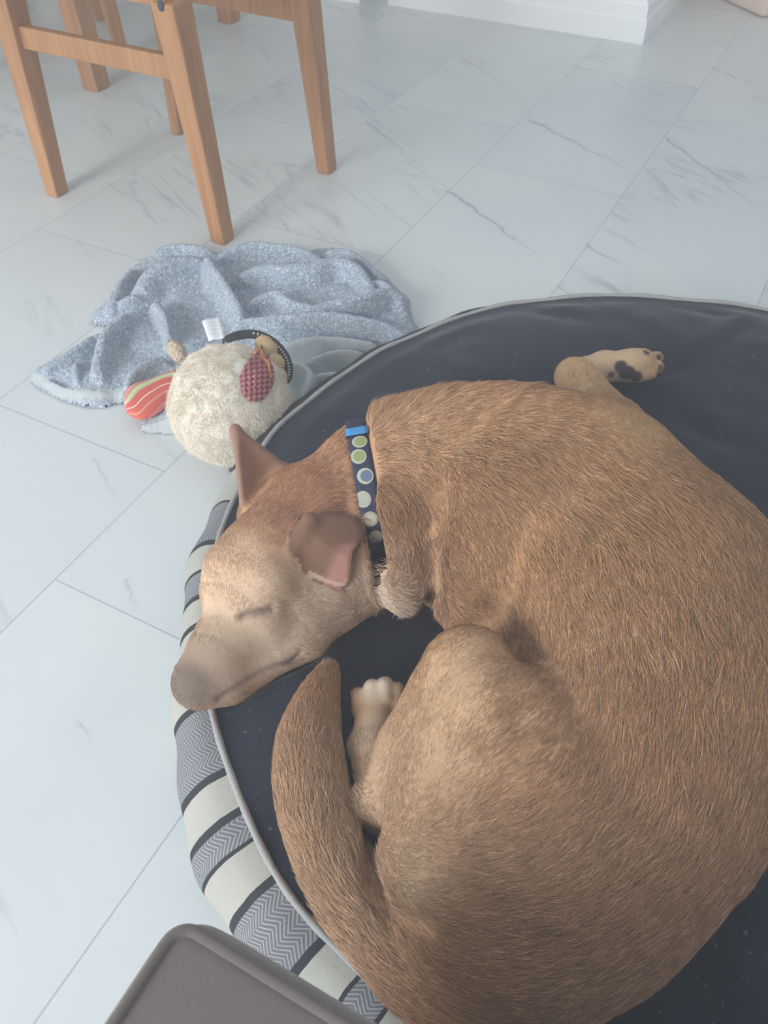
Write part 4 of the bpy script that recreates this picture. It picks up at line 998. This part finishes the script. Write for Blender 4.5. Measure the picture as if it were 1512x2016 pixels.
def build_toy():
    n, m = 160, 90; V_ = []; F_ = []
    for i in range(1, m):
        a = math.pi*i/m
        for j in range(n): w = 2*math.pi*j/n; V_.append((math.sin(a)*math.cos(w), math.sin(a)*math.sin(w), math.cos(a)))
    V_ += [(0, 0, 1), (0, 0, -1)]; D = np.array(V_); P = TC + D*toy_r(D)[:, None]; P[:, 2] = np.maximum(P[:, 2], .006)
    for i in range(m-2):
        for j in range(n): k = (j+1) % n; F_.append((i*n+j, (i+1)*n+j, (i+1)*n+k, i*n+k))
    T_, B_ = len(V_)-2, len(V_)-1
    for j in range(n): k = (j+1) % n; F_.append((T_, j, k)); F_.append((B_, (m-2)*n+k, (m-2)*n+j))
    t = NT('cream_plush'); co = t.coord(); nn = t.noise(co, 90, 4, .6).outputs[0]; st = t.noise(co, 9, 4, .6).outputs[0]
    c = t.mix(nn, (.68, .63, .53), (.82, .78, .70)); c = t.mix(t.ramp(st, [(.52, (0, 0, 0)), (.68, (.45, .45, .45))]), c, (.36, .35, .32))
    t.l(c, t.b.inputs['Base Color']); t.b.inputs['Roughness'].default_value = 1; t.b.inputs['Specular IOR Level'].default_value = .05; t.bump(nn, .7, .004)
    child('stuffed_body', P, F_, t.m, toy)
    # plush pile
    N = 60000; D = rng.normal(size=(N, 3)); D /= np.linalg.norm(D, axis=1)[:, None]; D = D[D[:, 2] > -.75]; N = len(D); Q = TC + D*(toy_r(D)[:, None] - .0005); Q = Q; 
    ok = Q[:, 2] > .008
    pc, pd = toy_hit(504, 742); X1 = np.array([.12, -.05, -1.0]); q = Q - pc
    e2_ = X1 - pd*(X1 @ pd); e2_ /= np.linalg.norm(e2_); e1_ = np.cross(pd, e2_)
    ok &= ((q @ e1_)/.026)**2 + ((q @ e2_)/.042)**2 > .9
    D, Q = D[ok], Q[ok]; N = len(D)
    g1 = np.array([-.3, -.4, -.9]); T1 = g1 - D*(D @ g1)[:, None]; T1 /= np.linalg.norm(T1, axis=1)[:, None] + 1e-6
    T1 = T1 + rng.normal(0, .6, (N, 3)) + .8*np.c_[vnoise(Q[:, 0]*90, Q[:, 2]*90, 1), vnoise(Q[:, 1]*90, Q[:, 0]*90, 2), vnoise(Q[:, 2]*90, Q[:, 1]*90, 3)]
    L = .0042*(.6 + .6*rng.random(N)); K = 4; s = np.linspace(0, 1, K)
    pts = Q[:, None] + (T1[:, None]*(s**1.2)[None, :, None]*.8 + D[:, None]*(s*(1.1 - .5*s))[None, :, None])*L[:, None, None]
    hc = bpy.data.hair_curves.new('plush_pile'); hc.add_curves([K]*N)
    o0 = np.array(ORIG[toy.name]); hc.position_data.foreach_set('vector', ((pts - o0)*S).astype(np.float32).ravel())
    ra = hc.attributes.get('radius') or hc.attributes.new('radius', 'FLOAT', 'POINT'); ra.data.foreach_set('value', (np.full((N, K), .00028)*(1 - .7*s)[None]*S).astype(np.float32).ravel())
    base = np.array([.88, .79, .67]) ; sta = np.clip(vnoise(Q[:, 0]*28, Q[:, 1]*28 + Q[:, 2]*20, 4) - .15, 0, 1)[:, None]
    cc = np.clip(base*(.88 + .2*rng.random((N, 1)))*(1 - sta*.4), 0, .95)
    ca = hc.attributes.new('col', 'FLOAT_COLOR', 'CURVE'); ca.data.foreach_set('color', np.c_[cc, np.ones(N)].astype(np.float32).ravel())
    t = NT('plush_fibres'); at_ = t.n('ShaderNodeAttribute', attribute_name='col'); t.l(at_.outputs['Color'], t.b.inputs['Base Color']); t.b.inputs['Roughness'].default_value = .8; t.b.inputs['Specular IOR Level'].default_value = .1
    hc.materials.append(t.m); o = bpy.data.objects.new('plush_pile', hc); COL.objects.link(o); o.parent = toy; o['kind'] = 'stuff'
    # waffle patch (tongue) lying on the body
    V_ = []; F_ = []; U_ = []; nr, na = 22, 60
    for i in range(nr+1):
        for j in range(na):
            a = 2*math.pi*j/na; rr = i/nr; ex = 33*math.cos(a)*rr; ey = 50*math.sin(a)*rr
            ex *= 1 - .35*max(0, -math.sin(a))*rr            # narrower at the top
            p, d = toy_hit(505 + ex + .10*ey*-1, 742 + ey)
            if p is None: p, d = toy_hit(500, 742)
            wf = .0012*math.sin(ex*.62)*math.sin(ey*.62)
            V_.append(p + d*(.0052 + wf + (.004*(1 - rr)) - (.003 if i == nr else 0))); U_.append((ex, ey))
    for i in range(nr):
        for j in range(na): k = (j+1) % na; F_.append((i*na+j, i*na+k, (i+1)*na+k, (i+1)*na+j))
    t = NT('pink_waffle'); co = t.coord('UV'); mp = t.n('ShaderNodeMapping'); mp.inputs['Rotation'].default_value = (0, 0, .12); t.l(co, mp.inputs[0]); sp = t.n('ShaderNodeSeparateXYZ'); t.l(mp.outputs[0], sp.inputs[0])
    k = 2*math.pi/9.5
    w = t.math('ADD', t.math('SINE', t.math('MULTIPLY', sp.outputs[0], k)), t.math('SINE', t.math('MULTIPLY', sp.outputs[1], k)))
    t.l(t.ramp(t.math('MULTIPLY_ADD', w, .25, .5), [(.25, (.24, .065, .08)), (.65, (.56, .21, .20))]), t.b.inputs['Base Color']); t.b.inputs['Roughness'].default_value = .8; t.bump(w, .5, .002)
    child('waffle_patch', V_, F_, t.m, toy, uv=U_)
    # orange ruffled trim above the patch
    P_ = [toy_hit(x, y)[0] + toy_hit(x, y)[1]*.006 for x, y in ((499, 702), (505, 694), (512, 700), (511, 710), (518, 714), (524, 722), (525, 735), (529, 748))]
    V_, F_ = tube(catmull(P_, 5), .0026, 8); child('orange_trim', V_, F_, simple('orange_felt', (.72, .30, .14), .8, .1), toy)
    P_ = [toy_hit(x, y)[0] + toy_hit(x, y)[1]*.003 for x, y in ((549, 818), (553, 826), (554, 836), (548, 842))]
    V_, F_ = tube(catmull(P_, 5), [.002, .0022, .003, .003, .003, .003, .003, .003, .003, .003, .003, .003, .003, .0022, .0018, .001], 8); child('orange_tab', V_, F_, simple('orange_tab_felt', (.74, .36, .15), .8, .1), toy)
    # tan stuffed lobes seen behind the black band
    tan = simple('tan_plush', (.60, .42, .24), .9, .1, (120, .4, .003))
    for (x, y, z, a, b) in ((524, 690, .142, .020, .020), (537, 716, .128, .021, .019), (545, 742, .112, .018, .018), (519, 676, .148, .016, .014)):
        c = at(x, y, z); V_ = []; F_ = []; n_, m_ = 20, 12
        for i in range(m_+1):
            for j in range(n_): u = math.pi*i/m_; w_ = 2*math.pi*j/n_; V_.append(c + np.array([a*math.sin(u)*math.cos(w_), b*math.sin(u)*math.sin(w_), b*math.cos(u)]))
        for i in range(m_):
            for j in range(n_): k_ = (j+1) % n_; F_.append((i*n_+j, (i+1)*n_+j, (i+1)*n_+k_, i*n_+k_))
        child('tan_lobe', V_, F_, tan, toy)
    # black elastic band with pale dots
    path = [at(x, y, z) for x, y, z in ((440, 672, .135), (466, 661, .150), (500, 658, .158), (528, 668, .150), (548, 684, .140), (562, 704, .125), (568, 727, .108), (563, 748, .095), (546, 765, .085), (538, 755, .09))]
    C_ = catmull(path, 8); V_ = []; F_ = []; N_ = len(C_)
    for i in range(N_):
        t_ = C_[min(i+1, N_-1)] - C_[max(i-1, 0)]; t_ /= np.linalg.norm(t_); out = C_[i] - TC; out -= t_*(out @ t_); out /= np.linalg.norm(out); sd = np.cross(t_, out)
        tw = sd*.85 + out*.5*0; w_ = .0078
        for u, v in ((-1, -1), (1, -1), (1, 1), (-1, 1)): V_.append(C_[i] + sd*w_*u*.35 + out*w_*v*.95)
    n4 = [(i*4+k, i*4+(k+1) % 4, (i+1)*4+(k+1) % 4, (i+1)*4+k) for i in range(N_-1) for k in range(4)] + [(0, 3, 2, 1), tuple((N_-1)*4+k for k in range(4))]
    fm = [0]*len(n4); V_ = list(V_); cr = simple('band_dots', (.62, .58, .42), .7)
    for i in range(16, N_-12, 2):                      # printed dots
        t_ = C_[i+1] - C_[i-1]; t_ /= np.linalg.norm(t_); vw = np.array([0, 0, 1.0]) - C_[i]; vw /= np.linalg.norm(vw)
        out = C_[i] - TC; out -= t_*(out @ t_); out /= np.linalg.norm(out); sd = np.cross(t_, out); sd = sd if sd @ vw > 0 else -sd
        k0 = len(V_); c = C_[i] + sd*(.0078*.35 + .0006)
        for k in range(10): a = 2*math.pi*k/10; V_.append(c + t_*.0014*math.cos(a) + out*.0028*math.sin(a))
        n4.append(tuple(range(k0, k0+10))); fm.append(1)
    child('elastic_band', V_, n4, [simple('black_elastic', (.030, .030, .034), .7), cr], toy, fm=fm, smooth=False)
    # dark net cords over the lobes
    M_cord = simple('dark_cord', (.06, .045, .045), .8)
    for pl in (((515, 672, .158), (516, 690, .158), (520, 704, .150)), ((536, 682, .148), (535, 702, .142), (540, 722, .13), (540, 745, .115), (537, 758, .10)), ((518, 702, .152), (528, 700, .147), (540, 704, .14), (552, 702, .13))):
        V_, F_ = tube(catmull([at(*p) for p in pl], 6), .0011, 6); child('net_cord', V_, F_, M_cord, toy)
    # care tag
    q = [at(411, 672, .178), at(442, 664, .178), at(430, 615, .182), at(396, 626, .182)]
    nx_, ny_ = 6, 10; V_ = []; F_ = []
    for i in range(ny_+1):
        for j in range(nx_+1):
            v = i/ny_; u = j/nx_; p = (q[0]*(1-u) + q[1]*u)*(1-v) + (q[3]*(1-u) + q[2]*u)*v; V_.append(p + np.array([0, 0, -.006*v*v + .0015*math.sin(u*6)]))
    for i in range(ny_):
        for j in range(nx_): F_.append((i*(nx_+1)+j, i*(nx_+1)+j+1, (i+1)*(nx_+1)+j+1, (i+1)*(nx_+1)+j))
    UVs = [(j/nx_, i/ny_) for i in range(ny_+1) for j in range(nx_+1)]
    t = NT('white_satin_tag'); uv = t.coord('UV'); sp = t.n('ShaderNodeSeparateXYZ'); t.l(uv, sp.inputs[0])
    rowp = t.math('PINGPONG', t.math('MULTIPLY', sp.outputs[1], 12.0), 1.0); br = t.noise(uv, 22, 2).outputs[0]
    inb = t.math('MULTIPLY', t.math('LESS_THAN', t.math('ABSOLUTE', t.math('SUBTRACT', sp.outputs[0], .5)), .38), t.math('LESS_THAN', t.math('ABSOLUTE', t.math('SUBTRACT', sp.outputs[1], .55)), .36))
    tx = t.math('MULTIPLY', t.math('MULTIPLY', t.math('GREATER_THAN', rowp, .62), t.math('GREATER_THAN', br, .47)), inb)
    t.l(t.mix(t.math('MULTIPLY', tx, .45), (.86, .88, .90), (.45, .48, .52)), t.b.inputs['Base Color']); t.b.inputs['Roughness'].default_value = .5
    o = child('care_tag', V_, F_, t.m, toy, uv=UVs); md = o.modifiers.new('thick', 'SOLIDIFY'); md.thickness = .0006; o['label'] = 'white fabric care tag'
    # tan tuft at the upper left
    c = at(350, 695, .062); V_ = []; F_ = []; n_, m_ = 24, 14
    ax = at(338, 678, .075) - c; ax /= np.linalg.norm(ax); f3 = frame(ax)
    for i in range(m_+1):
        for j in range(n_):
            u = math.pi*i/m_; w_ = 2*math.pi*j/n_; loc = np.array([.026*math.cos(u), .016*math.sin(u)*math.cos(w_), .016*math.sin(u)*math.sin(w_)]); loc *= 1 + .12*float(vnoise(np.array([i*.7]), np.array([j*.8]), 2)[0])
            V_.append(c + loc @ f3)
    for i in range(m_):
        for j in range(n_): k_ = (j+1) % n_; F_.append((i*n_+j, i*n_+k_, (i+1)*n_+k_, (i+1)*n_+j))
    child('tan_tuft', V_, F_, simple('tan_tuft_plush', (.62, .49, .37), 1.0, .02, (160, 1.0, .008)), toy)
    # striped fin: a flat stuffed pad, stripes follow its length
    rt0, rt1, tip = (338, 736), (345, 800), (250, 796)
    top = [(345, 728), (318, 738), (290, 749), (262, 757), (247, 770), (243, 786)]; bot = [(350, 790), (335, 795), (322, 806), (300, 820), (276, 826), (250, 815)]
    tp = catmull([at(x, y, .034) for x, y in top], 6); bt = catmull([at(x, y, .030) for x, y in bot], 6); V_ = []; F_ = []; U_ = []; nv = 24; N_ = len(tp)
    for side in (1, -1):
        for i in range(N_):
            for j in range(nv+1):
                v = j/nv; u = i/(N_-1); p = tp[i]*(1-v) + bt[i]*v; th_ = .016*math.sin(math.pi*v)**.6*math.sqrt(max(0, 1 - u**3)); V_.append(p + np.array([0, 0, side*th_])); U_.append((u, v))
    M1 = N_*(nv+1)
    for s_ in (0, 1):
        for i in range(N_-1):
            for j in range(nv):
                a = s_*M1 + i*(nv+1) + j; f = (a, a+nv+1, a+nv+2, a+1); F_.append(f if s_ == 0 else f[::-1])
    e = [(N_-1)*(nv+1)+j for j in range(nv+1)]
    for j in range(nv): F_.append((e[j], e[j]+M1, e[j+1]+M1, e[j+1]))
    t = NT('striped_fin_cloth'); uv = t.coord('UV'); sp = t.n('ShaderNodeSeparateXYZ'); t.l(uv, sp.inputs[0])
    wv = t.math('ADD', sp.outputs[1], t.math('MULTIPLY', t.math('SINE', t.math('MULTIPLY', sp.outputs[0], 4.2)), .10)); wv = t.math('ADD', wv, t.math('MULTIPLY', sp.outputs[0], -.05))
    rd = (.66, .125, .10); gr = (.42, .54, .28); og = (.74, .32, .19); pk = (.70, .23, .20); wh = (.82, .70, .56)
    c = t.ramp(wv, [(0, pk), (.10, wh), (.125, pk), (.20, og), (.235, gr), (.27, (.58, .66, .36)), (.36, gr), (.40, og), (.43, rd), (.62, wh), (.645, rd), (.80, og), (.84, rd), (1, pk)], 'CONSTANT')
    t.l(c, t.b.inputs['Base Color']); t.b.inputs['Roughness'].default_value = .75; t.bump(t.noise(t.coord(), 500, 2).outputs[0], .3, .001)
    child('striped_fin', V_, F_, t.m, toy, uv=U_)
    # dark little foot under the body, by the dog's ear
    V_, F_ = tube(catmull([at(470, 905, .03), at(462, 918, .015), at(455, 930, .008)], 4), .006, 8); child('brown_tab', V_, F_, simple('brown_felt', (.13, .08, .075), .9), toy)
build_toy()

# ------------------------------------------------------------------ sofa corner in the near foreground
def build_sofa():
    K0 = np.array([-.136, .178, 0]); nx = -DA; ny = -DB          # two edges leave the corner
    root = empty('sofa', (K0[0], K0[1], 0)); tag(root, 'taupe upholstered sofa, one blurred corner at the bottom left of the photo', 'sofa')
    M_s = NT('taupe_velour'); co = M_s.coord(); n = M_s.noise(co, 25, 4).outputs[0]
    M_s.l(M_s.mix(n, (.125, .098, .088), (.160, .128, .115)), M_s.b.inputs['Base Color']); M_s.b.inputs['Roughness'].default_value = .9; M_s.b.inputs['Sheen Weight'].default_value = .4
    M_s.bump(M_s.noise(co, 300, 3).outputs[0], .3, .001); M_s = M_s.m
    zt = .420; Lx, Ly = .62, 1.5; th = .13; N = 26
    # cushion: rounded box, the far side (towards +DA) bulges
    prof = [(0.00, zt+.000), (.006, zt-.004), (.014, zt-.020), (.019, zt-.045), (.019, zt-.07), (.014, zt-.10), (.004, zt-.122), (-.03, zt-.13)]
    def ringpt(o_, z):
        P = []
        r = .012 + max(o_, 0)*.5
        cor = [(0, 0), (Lx, 0), (Lx, Ly), (0, Ly)]
        cen = [(r, r, math.pi, 1.5*math.pi), (Lx-r, r, 1.5*math.pi, 2*math.pi), (Lx-r, Ly-r, 0, .5*math.pi), (r, Ly-r, .5*math.pi, math.pi)]
        for cx, cy, a0, a1 in cen:
            for k in range(9): a = a0 + (a1-a0)*k/8; P.append((cx + (r+o_)*math.cos(a), cy + (r+o_)*math.sin(a)))
        return [K0 + nx*p[0] + ny*p[1] + np.array([0, 0, z]) for p in P]
    V_ = []; F_ = []
    rings = prof
    for o_, z in rings: V_ += ringpt(o_, z)
    n = 36
    for i in range(len(rings)-1):
        for k in range(n): l = (k+1) % n; F_.append((i*n+k, i*n+l, (i+1)*n+l, (i+1)*n+k))
    F_.append(tuple(range(n))[::-1]); F_.append(tuple((len(rings)-1)*n + k for k in range(n)))
    child('seat_cushion', V_, [f[::-1] for f in F_], M_s, root)
    V_, F_ = tube(np.array(ringpt(.002, zt-.001)), .0045, 8, closed=True); child('piping', V_, F_, M_s, root)
    c = K0 + nx*(Lx/2 + .04) + ny*(Ly/2 + .02)
    V_, F_ = obox(c, DA, DB, Lx/2 - .03, Ly/2 - .03, .05, zt-.128); bevel(child('base', V_, F_, M_s, root, smooth=False), .01)
    for a in (.10, Lx - .02):
        for b in (.10, Ly - .1):
            p = K0 + nx*a + ny*b; V_, F_ = obox(p, DA, DB, .02, .02, 0, .052); child('foot', V_, F_, M_wood, root, smooth=False)
    # back, behind the photographer
    c = K0 + nx*(Lx + .10) + ny*(Ly/2); V_, F_ = obox(c, DA, DB, .09, Ly/2, .05, .85); bevel(child('backrest', V_, F_, M_s, root), .04, 4)
build_sofa()

# ------------------------------------------------------------------ thin haze volume, added to lift the blacks like a veiled lens
def haze():
    V_, F_ = prism([(-4.5, -4, -.05), (4.5, -4, -.05), (4.5, 6.5, -.05), (-4.5, 6.5, -.05)], [(-4.5, -4, 2.6), (4.5, -4, 2.6), (4.5, 6.5, 2.6), (-4.5, 6.5, 2.6)])
    m = bpy.data.materials.new('lens_veil_haze'); m.use_nodes = True; t = m.node_tree; t.nodes.clear(); o = t.nodes.new('ShaderNodeOutputMaterial'); v = t.nodes.new('ShaderNodeVolumeScatter')
    v.inputs['Color'].default_value = (.97, .97, 1, 1); v.inputs['Density'].default_value = HAZE; v.inputs['Anisotropy'].default_value = 0.0; t.links.new(v.outputs[0], o.inputs['Volume'])
    ob = mesh_obj('haze', V_, F_, m, smooth=False); tag(ob, 'added thin haze volume imitating the veil of the lens', 'haze', kind='stuff')
haze()
print('total', round(time.time()-T0, 1))
